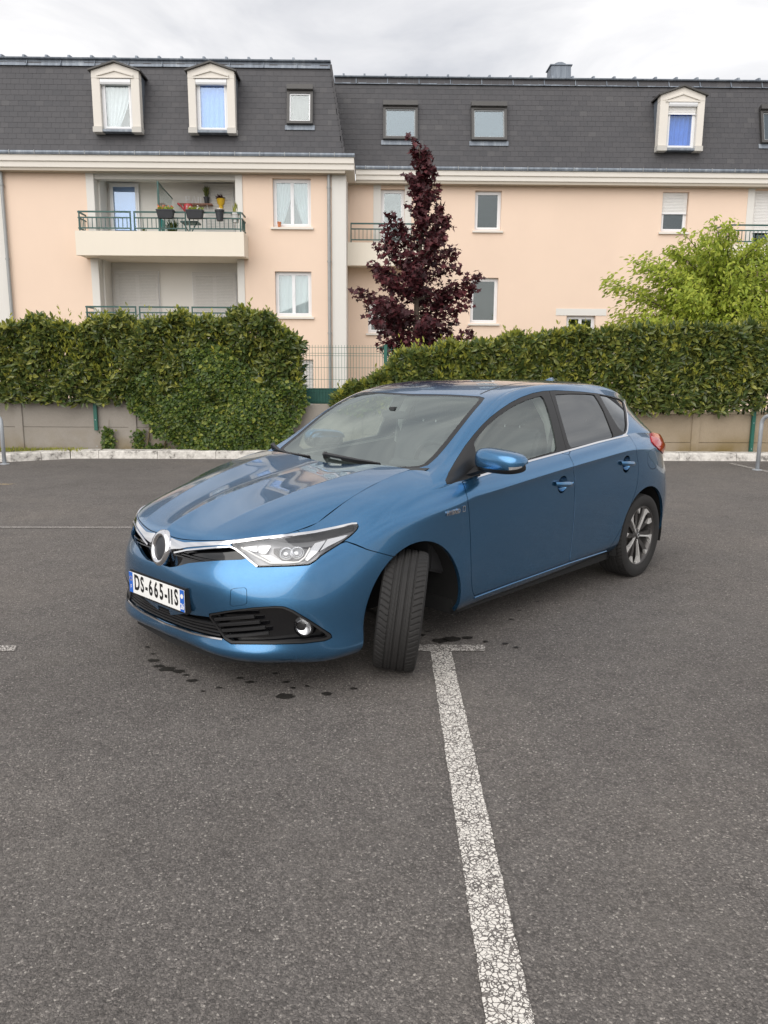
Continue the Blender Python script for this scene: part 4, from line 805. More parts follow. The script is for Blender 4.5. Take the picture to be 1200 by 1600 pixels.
# outlines of panels, lamps and panes as (station, row) positions on the body surfaces
POLY = {
 '@fog_lamp': [(83.09,34.77)],
 '@projector0': [(72.45,95.73)],
 '@projector1': [(79.24,95.75)],
 '@handle0': [(232.71,65.34)],
 '@handle1': [(273.87,66.50)],
 '@badge0': [(156.81,71.62)],
 '@badge1': [(173.43,69.26)],
 '@seam_tip': [(115.32,92.10)],
 'front_door': [(180.19,102.47),(177.00,94.79),(176.30,90.48),(176.51,85.56),(176.95,76.63),(178.64,69.94),(180.18,66.32),(181.04,63.57),(181.83,61.14),(182.53,58.87),(183.18,56.68),(183.77,54.52),(184.10,52.55),(184.40,50.56),(184.70,48.54),(185.00,46.49),(185.31,44.38),(185.65,42.21),(186.11,39.29),(186.63,36.16),(187.23,32.72),(188.30,29.35),(189.42,25.32),(192.62,18.02),(196.33,17.73),(199.35,17.55),(201.90,17.43),(204.18,17.35),(206.29,17.31),(208.29,17.27),(210.21,17.25),(212.09,17.24),(213.93,17.22),(215.77,17.21),(217.60,17.20),(219.44,17.17),(221.31,17.14),(223.22,17.09),(225.15,17.03),(227.12,16.96),(229.13,16.87),(231.18,16.76),(233.26,16.64),(235.39,16.51),(237.55,16.36),(239.77,16.21),(239.51,24.63),(239.57,30.09),(239.63,34.21),(239.69,37.66),(239.63,40.61),(239.58,43.27),(239.53,45.73),(239.49,48.03),(239.46,50.20),(239.45,52.28),(239.29,54.31),(239.15,56.28),(239.03,58.20),(238.93,60.12),(238.83,62.09),(238.72,64.19),(238.30,66.65),(237.82,69.78),(237.05,76.63),(237.21,90.82),(237.33,97.32),(237.95,104.33),(234.67,111.86),(232.56,111.67),(230.49,111.49),(228.46,111.33),(226.46,111.17),(224.48,111.03),(222.54,110.90),(220.61,110.78),(218.71,110.68),(216.82,110.59),(214.93,110.50),(213.04,110.41),(211.12,110.31),(209.17,110.19),(207.16,110.05),(205.08,109.87),(202.87,109.65),(200.48,109.34),(197.81,108.92),(194.69,108.26),(190.94,107.16),(186.15,105.26)],
 'rear_door': [(239.77,16.21),(242.24,15.71),(244.80,15.19),(247.45,14.64),(250.23,14.08),(253.17,13.49),(256.33,12.89),(259.77,12.26),(263.62,11.64),(265.34,15.18),(266.94,19.67),(268.57,25.27),(270.52,29.62),(272.68,34.03),(274.99,37.68),(276.27,40.36),(277.59,42.78),(278.94,45.01),(280.32,47.08),(281.73,49.04),(283.34,51.39),(284.99,53.64),(285.73,55.49),(286.50,57.28),(286.77,59.35),(287.06,61.44),(286.70,63.52),(286.34,65.76),(285.18,68.95),(283.92,74.40),(284.53,89.43),(284.28,98.29),(286.00,107.91),(280.68,107.67),(275.57,107.79),(270.82,108.18),(266.51,108.67),(262.67,109.18),(259.24,109.64),(256.15,110.04),(253.31,110.40),(250.65,110.73),(248.14,111.05),(245.74,111.36),(243.43,111.66),(241.20,111.96),(237.95,104.33),(237.33,97.32),(237.21,90.82),(237.05,76.63),(237.82,69.78),(238.30,66.65),(238.72,64.19),(238.83,62.09),(238.93,60.12),(239.03,58.20),(239.15,56.28),(239.29,54.31),(239.45,52.28),(239.46,50.20),(239.49,48.03),(239.53,45.73),(239.58,43.27),(239.63,40.61),(239.69,37.66),(239.63,34.21),(239.57,30.09),(239.51,24.63)],
 'bumper_seam': [(101.45,88.74),(104.01,88.10),(106.51,87.35),(108.55,83.65),(110.79,79.88),(113.49,75.16),(116.39,70.33),(118.59,67.36),(120.83,64.62),(123.12,62.14),(126.35,59.13),(129.67,56.54)],
 'headlight': [(41.01,105.31),(40.53,109.54),(42.44,110.07),(44.41,110.51),(46.47,110.88),(48.64,111.16),(50.99,111.24),(53.53,111.21),(56.32,111.09),(59.41,110.84),(62.90,110.47),(66.81,109.99),(71.06,109.45),(75.29,109.07),(79.59,108.73),(83.80,108.43),(87.81,108.02),(91.51,107.39),(94.83,106.50),(98.19,105.45),(101.17,104.11),(103.85,102.57),(106.33,100.91),(108.81,99.31),(111.20,97.71),(113.56,96.15),(115.44,94.23),(115.48,92.24),(113.78,90.56),(109.83,89.19),(106.95,88.77),(104.04,88.19),(101.21,87.88),(98.32,87.33),(95.37,86.41),(92.43,85.23),(88.73,82.24),(85.34,80.39),(82.41,81.01),(79.51,81.46),(76.65,81.76),(74.22,82.11),(71.79,82.38),(69.35,82.58),(66.90,82.73),(64.43,82.83),(61.92,82.90),(59.37,82.94),(56.09,86.71),(52.52,90.79),(48.87,94.94),(46.23,98.02),(43.59,101.45)],
 'grille': [(14.28,97.58),(18.34,96.47),(21.82,95.05),(24.48,96.80),(26.89,98.25),(29.13,99.47),(31.24,100.43),(33.28,101.26),(35.27,101.96),(37.25,102.49),(39.24,102.94),(41.27,103.30),(43.96,100.69),(46.76,98.29),(49.74,94.87),(52.72,91.68),(49.69,90.17),(47.05,89.97),(44.47,89.67),(41.94,89.26),(39.47,88.70),(37.04,88.00),(34.46,86.88),(31.83,85.58),(29.13,84.13),(25.85,82.15),(22.34,80.13),(19.43,77.68),(16.24,75.29),(10.24,72.25),(4.23,72.43),(6.60,106.99),(12.80,109.91)],
 'lower_grille': [(4.09,31.37),(9.79,33.86),(15.14,36.09),(19.98,38.00),(25.62,38.54),(28.78,38.92),(31.81,39.21),(34.74,39.43),(36.52,34.52),(38.25,31.60),(40.37,28.76),(42.88,26.01),(39.74,25.24),(35.72,25.32),(31.58,25.29),(28.32,25.20),(24.95,25.02),(21.44,24.72),(17.71,24.73),(13.82,24.64),(9.76,24.46),(5.54,24.59),(1.21,24.67)],
 'fog': [(34.60,38.73),(35.01,41.89),(37.88,43.07),(40.66,44.18),(43.37,45.24),(46.01,46.25),(48.81,47.11),(51.52,47.91),(54.16,48.62),(56.72,49.27),(59.19,49.85),(61.77,50.17),(64.27,50.43),(66.73,50.63),(69.16,50.78),(71.19,50.52),(73.21,50.23),(75.27,48.76),(77.37,47.30),(79.66,45.13),(82.02,43.04),(84.44,41.02),(86.60,39.18),(88.78,37.35),(90.97,35.49),(93.76,32.94),(96.47,30.22),(96.82,27.83),(92.62,26.60),(90.12,26.54),(87.62,26.37),(85.16,26.11),(82.72,25.77),(80.42,25.71),(78.16,25.62),(75.94,25.50),(73.74,25.37),(71.54,25.21),(69.35,25.03),(67.14,24.95),(64.91,24.84),(62.64,24.69),(60.32,24.50),(57.94,24.26),(55.50,23.97),(53.01,23.61),(50.48,23.18),(47.92,22.69),(43.10,25.12),(40.20,28.59),(37.91,32.18),(36.12,35.43)],
 'tow': [(47.57,61.64),(48.45,63.63),(51.58,64.20),(54.66,64.68),(55.75,63.21),(56.07,58.31),(56.25,53.38),(55.15,51.84),(52.04,50.93),(48.81,49.91),(47.53,51.06),(47.66,54.61),(47.67,58.13)],
 'fuel': [(310.37,66.61),(309.91,65.20),(308.98,64.00),(307.70,63.04),(306.17,62.36),(304.50,61.97),(302.79,61.90),(301.14,62.13),(299.62,62.66),(298.33,63.45),(297.33,64.46),(296.69,65.67),(296.46,67.03),(296.66,68.56),(297.28,70.20),(298.32,71.96),(299.73,73.75),(301.44,75.16),(303.30,75.67),(305.16,74.98),(306.91,73.51),(308.45,71.69),(309.61,69.87),(310.28,68.17)],
 'front_glass': [(39.27,36.42),(40.08,41.69),(43.92,41.57),(47.20,40.83),(50.70,40.37),(54.59,39.60),(58.71,39.18),(62.79,38.74),(67.04,38.58),(71.62,38.37),(76.22,38.46),(79.50,38.46),(82.70,38.60),(86.03,38.69),(89.18,38.94),(92.04,39.14),(92.70,38.01),(92.48,36.00),(92.35,34.17),(91.80,31.67),(91.37,29.26),(90.98,27.32),(90.67,25.35),(90.45,23.29),(90.15,21.41),(89.91,19.37),(89.76,17.06),(89.33,15.70),(85.94,15.58),(82.35,15.47),(78.66,15.37),(75.37,15.27),(72.10,15.19),(68.84,15.11),(65.62,15.05),(62.03,15.13),(58.49,15.23),(55.03,15.36),(51.65,15.49),(48.55,15.70),(45.53,15.91),(42.57,16.12),(39.15,22.90),(39.17,27.57),(39.16,32.00)],
 'rear_glass': [(98.82,39.08),(101.14,39.14),(103.45,39.27),(105.81,39.48),(108.41,39.54),(111.18,39.72),(114.26,40.10),(118.15,40.14),(118.48,35.91),(118.49,33.19),(118.63,30.65),(118.47,27.33),(118.53,23.99),(118.65,21.39),(118.89,18.51),(119.28,14.98),(118.17,13.83),(114.67,13.89),(111.51,13.94),(108.61,13.96),(106.32,14.20),(104.09,14.40),(101.87,14.59),(99.63,14.78),(97.31,14.95),(96.62,18.04),(96.55,20.54),(96.54,22.77),(96.60,24.84),(96.74,27.14),(96.97,29.37),(97.27,31.61),(97.70,33.86),(98.20,36.29)],
 'quarter_glass': [(121.86,41.36),(125.70,41.69),(130.22,42.28),(135.07,42.60),(141.61,43.63),(144.55,42.21),(139.57,35.74),(136.48,31.18),(133.81,27.63),(131.94,24.43),(130.58,21.29),(128.42,17.15),(126.52,15.82),(123.85,20.30),(122.89,23.53),(122.10,26.48),(121.61,29.52),(121.31,32.59),(121.33,35.13),(121.50,37.95)],
 'dlo': [(15.94,26.02),(18.87,37.49),(21.91,42.03),(25.29,45.17),(28.33,46.79),(31.17,47.80),(33.79,48.34),(36.23,48.59),(38.38,48.10),(40.49,47.53),(42.60,46.91),(45.63,45.64),(48.88,44.62),(52.11,43.46),(55.64,42.69),(59.12,41.88),(62.81,41.40),(67.53,40.89),(72.39,40.81),(76.86,40.72),(81.22,40.97),(85.03,41.08),(88.64,41.49),(91.74,41.58),(94.68,41.87),(97.53,41.80),(100.29,41.88),(102.34,41.65),(104.42,41.49),(106.54,41.40),(108.75,41.40),(111.10,41.51),(113.98,41.49),(117.24,41.71),(121.00,42.24),(124.49,42.50),(128.54,42.98),(133.39,43.79),(138.64,44.18),(146.61,45.96),(147.06,41.54),(140.58,34.26),(137.03,29.38),(133.90,25.17),(131.86,21.21),(130.08,17.61),(128.83,13.14),(124.96,12.99),(121.39,13.06),(118.11,13.23),(115.11,13.43),(112.35,13.62),(109.81,13.77),(107.66,13.81),(105.58,13.83),(103.53,13.84),(101.49,13.84),(99.42,13.84),(97.29,13.83),(95.04,13.81),(92.60,13.80),(89.97,13.78),(87.15,13.75),(84.16,13.72),(81.05,13.69),(77.91,13.66),(74.77,13.64),(71.65,13.62),(68.54,13.60),(65.46,13.60),(61.85,13.52),(58.31,13.45),(54.84,13.36),(51.44,13.24),(48.32,12.88),(45.27,12.41),(42.28,11.86),(39.30,11.23),(36.32,10.57),(33.27,9.91),(30.14,9.34),(26.90,8.91),(23.28,10.35),(19.69,12.08),(16.19,14.21)],
 'bline': [(95.00,13.41),(94.77,16.99),(94.67,19.70),(94.66,22.06),(94.73,24.14),(94.88,26.11),(95.09,28.02),(95.32,29.90),(95.62,31.80),(95.98,33.76),(96.28,36.09),(96.70,38.72),(97.32,42.10),(98.74,47.70)],
 'wing': [(15.69,110.76),(19.99,106.94),(22.79,107.96),(25.27,108.67),(27.56,109.16),(29.73,109.49),(31.52,109.90),(33.27,110.22),(35.01,110.47),(36.74,110.65),(38.91,111.16),(41.14,111.55),(41.02,108.91),(40.73,105.62),(38.73,105.44),(36.76,105.20),(34.82,104.87),(32.86,104.47),(30.86,103.96),(28.80,103.33),(26.64,102.38),(24.33,101.22),(21.78,99.81),(17.85,96.09),(13.05,91.74),(12.86,98.96),(12.41,106.52)],
 'wing_low': [(13.06,87.91),(17.78,91.87),(21.82,95.60),(24.47,97.24),(26.88,98.59),(29.11,99.72),(31.23,100.60),(33.27,101.34),(35.27,101.96),(37.21,102.42),(39.17,102.79),(41.16,103.08),(44.03,100.38),(48.39,95.53),(51.06,92.49),(53.73,89.55),(56.62,86.43),(59.36,83.22)],
 'lamp_strip': [(40.53,109.54),(42.44,110.07),(44.41,110.51),(46.47,110.88),(48.64,111.16),(50.99,111.24),(53.53,111.21),(56.32,111.09),(59.41,110.84),(62.90,110.47),(66.81,109.99),(71.06,109.45),(75.29,109.07),(79.59,108.73),(83.80,108.43),(87.81,108.02),(91.51,107.39),(94.83,106.50),(98.19,105.45),(101.17,104.11),(103.85,102.57),(106.33,100.91),(108.78,99.26),(111.16,97.61),(113.48,96.01),(115.37,94.09)],
 'lamp_guide': [(45.65,102.67),(49.01,99.31),(52.45,96.28),(55.89,93.47),(59.19,91.08),(62.34,88.72),(65.31,86.34),(68.08,86.13),(70.83,85.86),(73.57,85.52),(76.81,85.37),(80.09,85.06),(83.48,88.22),(85.40,92.13),(87.67,95.98)],
 'lamp_cell': [(45.79,103.28),(48.19,103.40),(50.72,103.45),(53.38,103.42),(56.11,96.45),(52.37,98.06),(49.02,100.57)],
 'lamp_cell_b': [(54.13,103.30),(57.76,103.33),(61.68,103.26),(61.35,98.87),(60.82,94.79),(56.68,96.27)],
 'lamp_step': [(56.56,94.95),(60.23,94.38),(63.91,93.79),(67.41,91.04),(70.62,88.27),(73.46,87.70),(76.27,87.04),(79.07,86.26),(81.97,87.49),(80.11,85.76),(76.81,86.08),(73.54,86.23),(71.00,86.62),(68.45,86.94),(65.88,87.21),(62.97,89.77),(59.85,92.33)],
 'lamp_dark': [(63.34,101.81),(67.38,102.30),(71.75,102.66),(75.07,102.58),(78.48,102.45),(81.89,102.29),(85.27,102.04),(88.56,101.61),(91.67,100.97),(88.03,97.70),(85.99,94.40),(84.24,91.03),(82.71,87.63),(79.73,88.15),(76.77,88.52),(73.83,88.77),(70.91,88.92),(67.86,92.69),(64.37,96.52)],
 'lamp_cell_c': [(92.29,100.58),(95.83,100.07),(99.08,99.19),(96.51,97.02),(94.01,94.50),(91.68,91.70),(89.19,89.60),(86.87,87.37),(84.70,85.05),(83.58,87.59),(85.03,90.73),(86.67,93.85),(88.55,96.90)],
 'lamp_cell_d': [(99.92,98.75),(102.22,97.53),(104.38,96.19),(106.45,94.81),(108.47,93.41),(110.46,92.05),(107.23,91.55),(104.37,92.09),(101.41,92.49),(98.30,92.63),(95.63,91.94),(92.94,91.00),(95.14,93.87),(97.50,96.48)],
 'dlo_chrome': [(147.96,43.08),(141.54,35.12),(136.11,28.38),(133.54,24.73),(131.75,21.22),(129.47,16.54),(127.73,13.76),(125.33,12.89)],
 'chrome_low': [(1.91,22.77),(5.94,23.08),(9.87,23.35),(14.43,23.53),(18.81,23.61),(23.00,23.59),(26.90,23.98),(30.62,24.23),(34.22,24.37),(37.06,24.65),(39.84,24.86),(42.58,25.00)],
 'fog_slat0': [(37.04,37.53),(39.99,38.38),(42.89,39.17),(45.72,39.89),(48.47,40.55),(51.39,41.25),(54.20,41.87),(56.91,42.42),(59.52,42.91)],
 'fog_slat1': [(39.18,34.03),(42.28,34.89),(45.32,35.68),(48.30,36.39),(51.18,37.03),(54.08,37.68),(56.87,38.26),(59.54,38.77),(62.10,39.22)],
 'fog_slat2': [(40.64,30.40),(43.82,31.26),(46.96,32.04),(50.04,32.74),(53.03,33.36),(55.53,33.92),(57.95,34.43),(60.27,34.89),(62.51,35.31),(64.68,35.69)],
 'fog_slat3': [(42.69,26.89),(45.84,27.74),(48.97,28.49),(52.05,29.17),(55.06,29.76),(57.48,30.33),(59.82,30.86),(62.08,31.34),(64.27,31.78),(66.41,32.19)],
 'sill_line': [(193.29,15.02),(197.17,14.76),(200.29,14.62),(202.94,14.57),(205.33,14.57),(207.56,14.59),(209.68,14.64),(211.74,14.70),(213.76,14.76),(215.62,14.71),(217.49,14.66),(219.37,14.60),(221.28,14.52),(223.22,14.44),(225.20,14.33),(227.21,14.22),(229.27,14.09),(231.36,13.95),(233.49,13.79),(235.67,13.62),(237.90,13.44),(240.17,13.25),(242.70,12.66),(245.31,12.05),(248.05,11.40),(250.92,10.71),(253.99,9.97),(257.31,9.19),(260.97,8.39),(265.04,7.67)],
 'belt_chrome': [(195.98,108.66),(199.01,109.32),(201.63,109.79),(204.01,110.16),(206.23,110.47),(208.35,110.73),(210.46,110.88),(212.53,111.01),(214.57,111.13),(216.60,111.25),(218.63,111.37),(220.91,111.23),(223.22,111.11),(225.56,111.00),(227.94,110.90),(229.98,110.82),(232.07,110.75),(234.19,110.68),(236.36,110.62),(238.58,110.56),(240.80,110.62),(243.08,110.67),(245.45,110.73),(247.90,110.78),(250.48,110.82),(253.20,110.83),(256.11,110.82),(260.11,110.39),(264.71,109.85),(270.03,109.29),(276.66,108.71),(283.90,108.70)],
 '+wiper0': [(15.98,132.82),(13.46,122.06),(13.74,119.00),(13.98,116.32),(14.86,114.03),(15.62,111.80),(16.25,109.59),(16.77,107.39)],
 '+wiper1': [(21.04,102.95),(21.17,100.78),(21.28,98.63),(20.88,96.54),(20.18,94.25),(19.47,92.04),(18.72,89.90),(18.21,88.37),(17.66,86.88),(17.09,85.45),(16.49,84.07),(15.84,82.75)],
 '+sticker0': [(26.40,132.94)],
 '+sticker1': [(35.25,129.84)],
 '+sticker2': [(38.87,125.64)],
}
# ================================================================= the car
def carpaint():
    t = NT('car_paint'); p = t.obj(); v = t.n('ShaderNodeTexVoronoi'); v.inputs['Scale'].default_value = 900; t.l(p, v.inputs['Vector'])
    sep = t.n('ShaderNodeSeparateColor'); t.l(v.outputs['Color'], sep.inputs[0])
    c = t.mix(sep.outputs[0], (.033,.142,.305), (.067,.220,.41)); c = t.mix(t.math('MULTIPLY', t.noise(p, 3, 5, .6), .06), c, (.16,.20,.25))
    sh = t.bsdf(c, .25, .88, .5, 1.0, bump=t.noise(p, 1.1, 2), bstr=.02, bdist=.02)
    t.l(t.ramp(t.noise(p, 2.4, 5, .65), [(.35, (.02,)*3), (.75, (.05,)*3)]), t.b.inputs['Coat Roughness']); t.l(t.ramp(t.noise(p, 5, 4), [(.3, (.235,)*3), (.7, (.265,)*3)]), t.b.inputs['Roughness']); t.end(sh)
carpaint()
plain('trim_black', (.014,.014,.015), .42, var=.2); plain('gloss_black', (.006,.006,.007), .08, coat=.5, var=.1); plain('rubber', (.016,.015,.0145), .78, var=.3, vs=30); plain('liner', (.010,.010,.010), .9)
plain('chrome', (.78,.78,.80), .10, 1., var=.03); plain('satin_silver', (.60,.61,.62), .28, .9, var=.06); plain('machined', (.80,.79,.77), .32, .55, var=.06); plain('rim_dark', (.085,.08,.078), .35, .6, var=.15)
plain('brake', (.20,.19,.18), .5, .7); plain('seat_cloth', (.07,.07,.075), .9, var=.2); plain('dash', (.030,.030,.032), .6); plain('headliner', (.45,.45,.43), .9); plain('mirror_glass', (.8,.8,.8), .03, 1.)
plain('plate_white', (.86,.86,.84), .35, var=.02); plain('plate_blue', (.02,.13,.55), .35, var=.05); plain('ink', (.008,.008,.009), .4); plain('red_lens', (.50,.012,.012), .12, coat=1., var=.15); plain('lamp_silver', (.72,.73,.75), .2, .8, var=.05); plain('lamp_grey', (.34,.345,.36), .3, .5, var=.1); plain('lamp_white', (.70,.70,.68), .25, var=.03)
plain('sticker_green', (.35,.62,.52), .5); plain('sticker_violet', (.35,.32,.60), .5); plain('sticker_white', (.75,.77,.78), .5)
glass_pane('car_glass', (.90,.97,.95), .20, .0, (.76,.84,.80)); glass_pane('privacy_glass', (.92,.95,.97), .21, .0, (.05,.055,.055)); glass_pane('screen_glass', (.88,.97,.94), .30, .0, (.80,.88,.84)); glass_pane('lamp_lens', (.95,.97,1.), .06, .0, (.97,.97,.97)); glass_pane('lamp_ball', (.95,.97,1.), .35, .0, (.55,.57,.62))
CX, CY, CA = -.4211, 4.4642, 3.9388
car = tag(empty('parked_car', (CX, CY, 0), CA, local=True), 'blue five-door hatchback parked over the white line with its front wheels turned', 'car')
W0, G0, H0, T0 = car_surfaces()
MIR = np.array([1,-1,1])
WF = np.concatenate([W0[:0:-1]*MIR, W0]); GF = np.concatenate([G0, G0[:,-2::-1]*MIR], 1); HF = np.concatenate([H0[:,::-1], H0[:,1:]*MIR], 1)
TF = np.concatenate([T0, T0[:,-2::-1]*MIR], 1)
class Surf:
    def __init__(s, S, cen):
        s.S = S; du = np.gradient(S, axis=0); dv = np.gradient(S, axis=1); n = np.cross(du, dv); n /= np.linalg.norm(n, axis=-1, keepdims=True)+1e-12
        if (n*(S-cen)).sum(-1).mean() < 0: n = -n; s.flip = True
        else: s.flip = False
        s.N = n; a, b = S.shape[:2]
        s.u = np.r_[0, np.cumsum(np.linalg.norm(np.diff(S, axis=0), axis=-1).mean(1))]; s.v = np.r_[0, np.cumsum(np.linalg.norm(np.diff(S, axis=1), axis=-1).mean(0))]
        i, j = np.meshgrid(np.arange(a-1), np.arange(b-1), indexing='ij'); k = (i*b+j).ravel()
        f = np.concatenate([np.stack([k, k+b, k+b+1], -1), np.stack([k, k+b+1, k+1], -1)])
        s.F = f[:, ::-1] if s.flip else f
    def mesh(s):
        Q = np.stack(np.meshgrid(s.u, s.v, indexing='ij'), -1)
        return dict(A=np.concatenate([s.S, s.N, Q], -1).reshape(-1, 8), F=s.F)
    def q(s, ij):
        ij = np.asarray(ij, float); return np.stack([np.interp(ij[:,0], np.arange(len(s.u)), s.u), np.interp(ij[:,1], np.arange(len(s.v)), s.v)], -1)
    def at(s, i, j):
        i = min(max(i, 0), s.S.shape[0]-1.001); j = min(max(j, 0), s.S.shape[1]-1.001); a, b = int(i), int(j); f, g = i-a, j-b
        L_ = lambda X: (1-f)*(1-g)*X[a,b]+f*(1-g)*X[a+1,b]+(1-f)*g*X[a,b+1]+f*g*X[a+1,b+1]
        n = L_(s.N); return L_(s.S), n/np.linalg.norm(n)
cen = np.array([-1.2, 0, .75]); SW = Surf(WF, cen); SG = Surf(GF, np.array([-1.5,0,.8])); SH = Surf(HF, np.array([.2,0,-3])); ST = Surf(TF, np.array([-1.5,0,.8]))
NW = W0.shape[0]-1; NG = G0.shape[1]-1
def pw(k, side=1): return [(NW+side*i, j) for i, j in POLY[k]]
def pg(k, side=1): return [(i, j if side > 0 else 2*NG-j) for i, j in POLY[k]]
def sdf(Q, poly):
    """signed distance (negative inside) from points to a polygon"""
    a = np.asarray(poly); b = np.roll(a, -1, 0); d = np.full(len(Q), 1e9); ins = np.zeros(len(Q), bool)
    for p, q in zip(a, b):
        e_ = q-p; L2 = (e_**2).sum()+1e-18; t = np.clip(((Q-p)@e_)/L2, 0, 1); d = np.minimum(d, np.linalg.norm(Q-p-t[:,None]*e_, axis=1))
        c = (p[1] > Q[:,1]) != (q[1] > Q[:,1])
        if c.any(): ins ^= c & (Q[:,0] < (q[0]-p[0])*(Q[:,1]-p[1])/(q[1]-p[1]+1e-18)+p[0])
    return np.where(ins, -d, d)
def clip(M, d):
    """keep the part of the mesh where d < 0"""
    F_t = M['F']; A = M['A']; d = np.where(np.abs(d) < 1e-9, 1e-9, d); ins = d[F_t] < 0; c = ins.sum(1); keep = [F_t[c == 3]]; newA = [A]; off = len(A); edges = {}
    ev = []
    def cut(u, v):
        key = (u, v) if u < v else (v, u)
        if key not in edges:
            edges[key] = off+len(ev); t = d[key[0]]/(d[key[0]]-d[key[1]]); ev.append(A[key[0]]*(1-t)+A[key[1]]*t)
        return edges[key]
    extra = []
    for tri, i3 in zip(F_t[(c == 1) | (c == 2)], ins[(c == 1) | (c == 2)]):
        one = i3.sum() == 1; k = int(np.argmax(i3 if one else ~i3)); p, q, r_ = int(tri[k]), int(tri[(k+1) % 3]), int(tri[(k+2) % 3])
        a, b = cut(p, q), cut(p, r_)
        if one: extra.append((p, a, b))
        else: extra += [(a, q, r_), (a, r_, b)]
    if ev: newA.append(np.array(ev))
    if extra: keep.append(np.array(extra))
    A2 = np.concatenate(newA); F2 = np.concatenate(keep)
    if len(F2) == 0: return dict(A=np.zeros((0,8)), F=np.zeros((0,3), int))
    used, inv = np.unique(F2, return_inverse=True); return dict(A=A2[used], F=inv.reshape(F2.shape))
def split(M, poly, g=.0022):
    d = sdf(M['A'][:,6:8], poly); return clip(M, d+g), clip(M, g-d)
def shell(name, M, mat, parent, depth=.014, off=0., rim=True):
    A = M['A']; F_t = M['F']
    if len(F_t) == 0: return None
    P = A[:,:3]+A[:,3:6]*off; Nn = A[:,3:6]; V = [P]; NN = [Nn]; faces = [F_t]
    if rim:
        E_ = np.concatenate([F_t[:,[0,1]], F_t[:,[1,2]], F_t[:,[2,0]]]); key = np.sort(E_, 1); _, idx, cnt = np.unique(key, axis=0, return_index=True, return_counts=True)
        B = E_[idx[cnt == 1]]; n0 = len(P); k = len(B)
        a, b = P[B[:,0]], P[B[:,1]]; a2, b2 = a-Nn[B[:,0]]*depth, b-Nn[B[:,1]]*depth
        fn = np.cross(b-a, Nn[B[:,0]]); fn /= np.linalg.norm(fn, axis=1, keepdims=True)+1e-12
        V += [a, b, b2, a2]; NN += [fn]*4; i = np.arange(k); q = np.stack([n0+i, n0+3*k+i, n0+2*k+i, n0+k+i], -1)
        faces += [q[:,[0,1,2]], q[:,[0,2,3]]]
    V = np.concatenate(V); NN = np.concatenate(NN); Fa = np.concatenate(faces)
    me = from_np(name, V, [Fa]); me.materials.append(MATS[mat]); me.shade_smooth()
    if len(me.vertices) == len(NN):
        NN = NN/(np.linalg.norm(NN, axis=1, keepdims=True)+1e-12); me.normals_split_custom_set_from_vertices(NN.tolist())
    o = bpy.data.objects.new(name, me); COL.objects.link(o); o.parent = parent; return o
def strip(S, pts, w_, h, off=0., taper=0.):
    """raised band along a line on a surface"""
    m = MB(); c = [S.at(i, j) for i, j in pts]; P = np.array([p for p, _ in c]); Nn = np.array([n for _, n in c])
    keep = [0]+[i for i in range(1, len(P)) if np.linalg.norm(P[i]-P[i-1]) > 1e-4]; P, Nn = P[keep], Nn[keep]
    T_ = np.gradient(P, axis=0); B = np.cross(Nn, T_); B /= np.linalg.norm(B, axis=1, keepdims=True); n = len(P); u = np.linspace(0, 1, n)
    ww = w_*(1-taper*u); rows = []
    for i in range(n):
        o = P[i]+Nn[i]*off; a = ww[i]/2; rows.append([o-B[i]*a-Nn[i]*.004, o-B[i]*a+Nn[i]*h*.6, o-B[i]*a*.7+Nn[i]*h, o+B[i]*a*.7+Nn[i]*h, o+B[i]*a+Nn[i]*h*.6, o+B[i]*a-Nn[i]*.004])
    m.grid(np.array(rows)); k = 6; m.f += [tuple(range(k)), tuple(range((n-1)*k+k-1, (n-1)*k-1, -1))]
    return m
def frame_at(p, n, up=(0,0,1)):
    n = n/np.linalg.norm(n); x = np.cross(np.array(up, float), n); x /= np.linalg.norm(x); y = np.cross(n, x); return np.stack([x, y, n], 1)
# ---------------------------------------------------------------- body panels cut from the wrap surface
M = SW.mesh()
X = lambda M: M['A'][:,0]; Y = lambda M: M['A'][:,1]; Z = lambda M: M['A'][:,2]
FAX, RAX = (-.035,.300,.379), (-2.625,.315,.373)
for cx, cz, r_ in (FAX, RAX):
    d = r_-np.hypot(X(M)-cx, Z(M)-cz); d = np.where(np.abs(Y(M)) < .6, -1, d); d = np.where(Z(M) < cz-.0, np.maximum(np.minimum(r_-np.abs(X(M)-cx), 1), d)*1.0, d); d = np.where(np.abs(Y(M)) < .6, -1, d)
    M = clip(M, d)
def close0(poly, at0=-6):
    """outline that runs over the centre line"""
    return poly
parts = {}
def ext_centre(k):
    p = POLY[k]; left = [(i, j) for i, j in p]
    i0 = min(range(len(left)), key=lambda q: left[q][0])
    return left
for side in (1, -1):
    for nm in ('headlight', 'fog', 'front_door', 'rear_door'):
        pl = POLY[nm]
        if 'door' in nm: pl = [(i, j+6 if j > 108 else j) for i, j in pl]
        inn, M = split(M, SW.q([(NW+side*i, j) for i, j in pl])); parts[nm, side] = inn
gr = [(max(i, 0), j) for i, j in POLY['grille']]
gr_full = None
def half_to_full(k):
    """upper and lower chains of a half outline joined with their mirror images across the centre line"""
    p = POLY[k]; a = min(range(len(p)), key=lambda q: p[q][0]+(0 if q else 0)); p = p[a:]+p[:a]
    return p
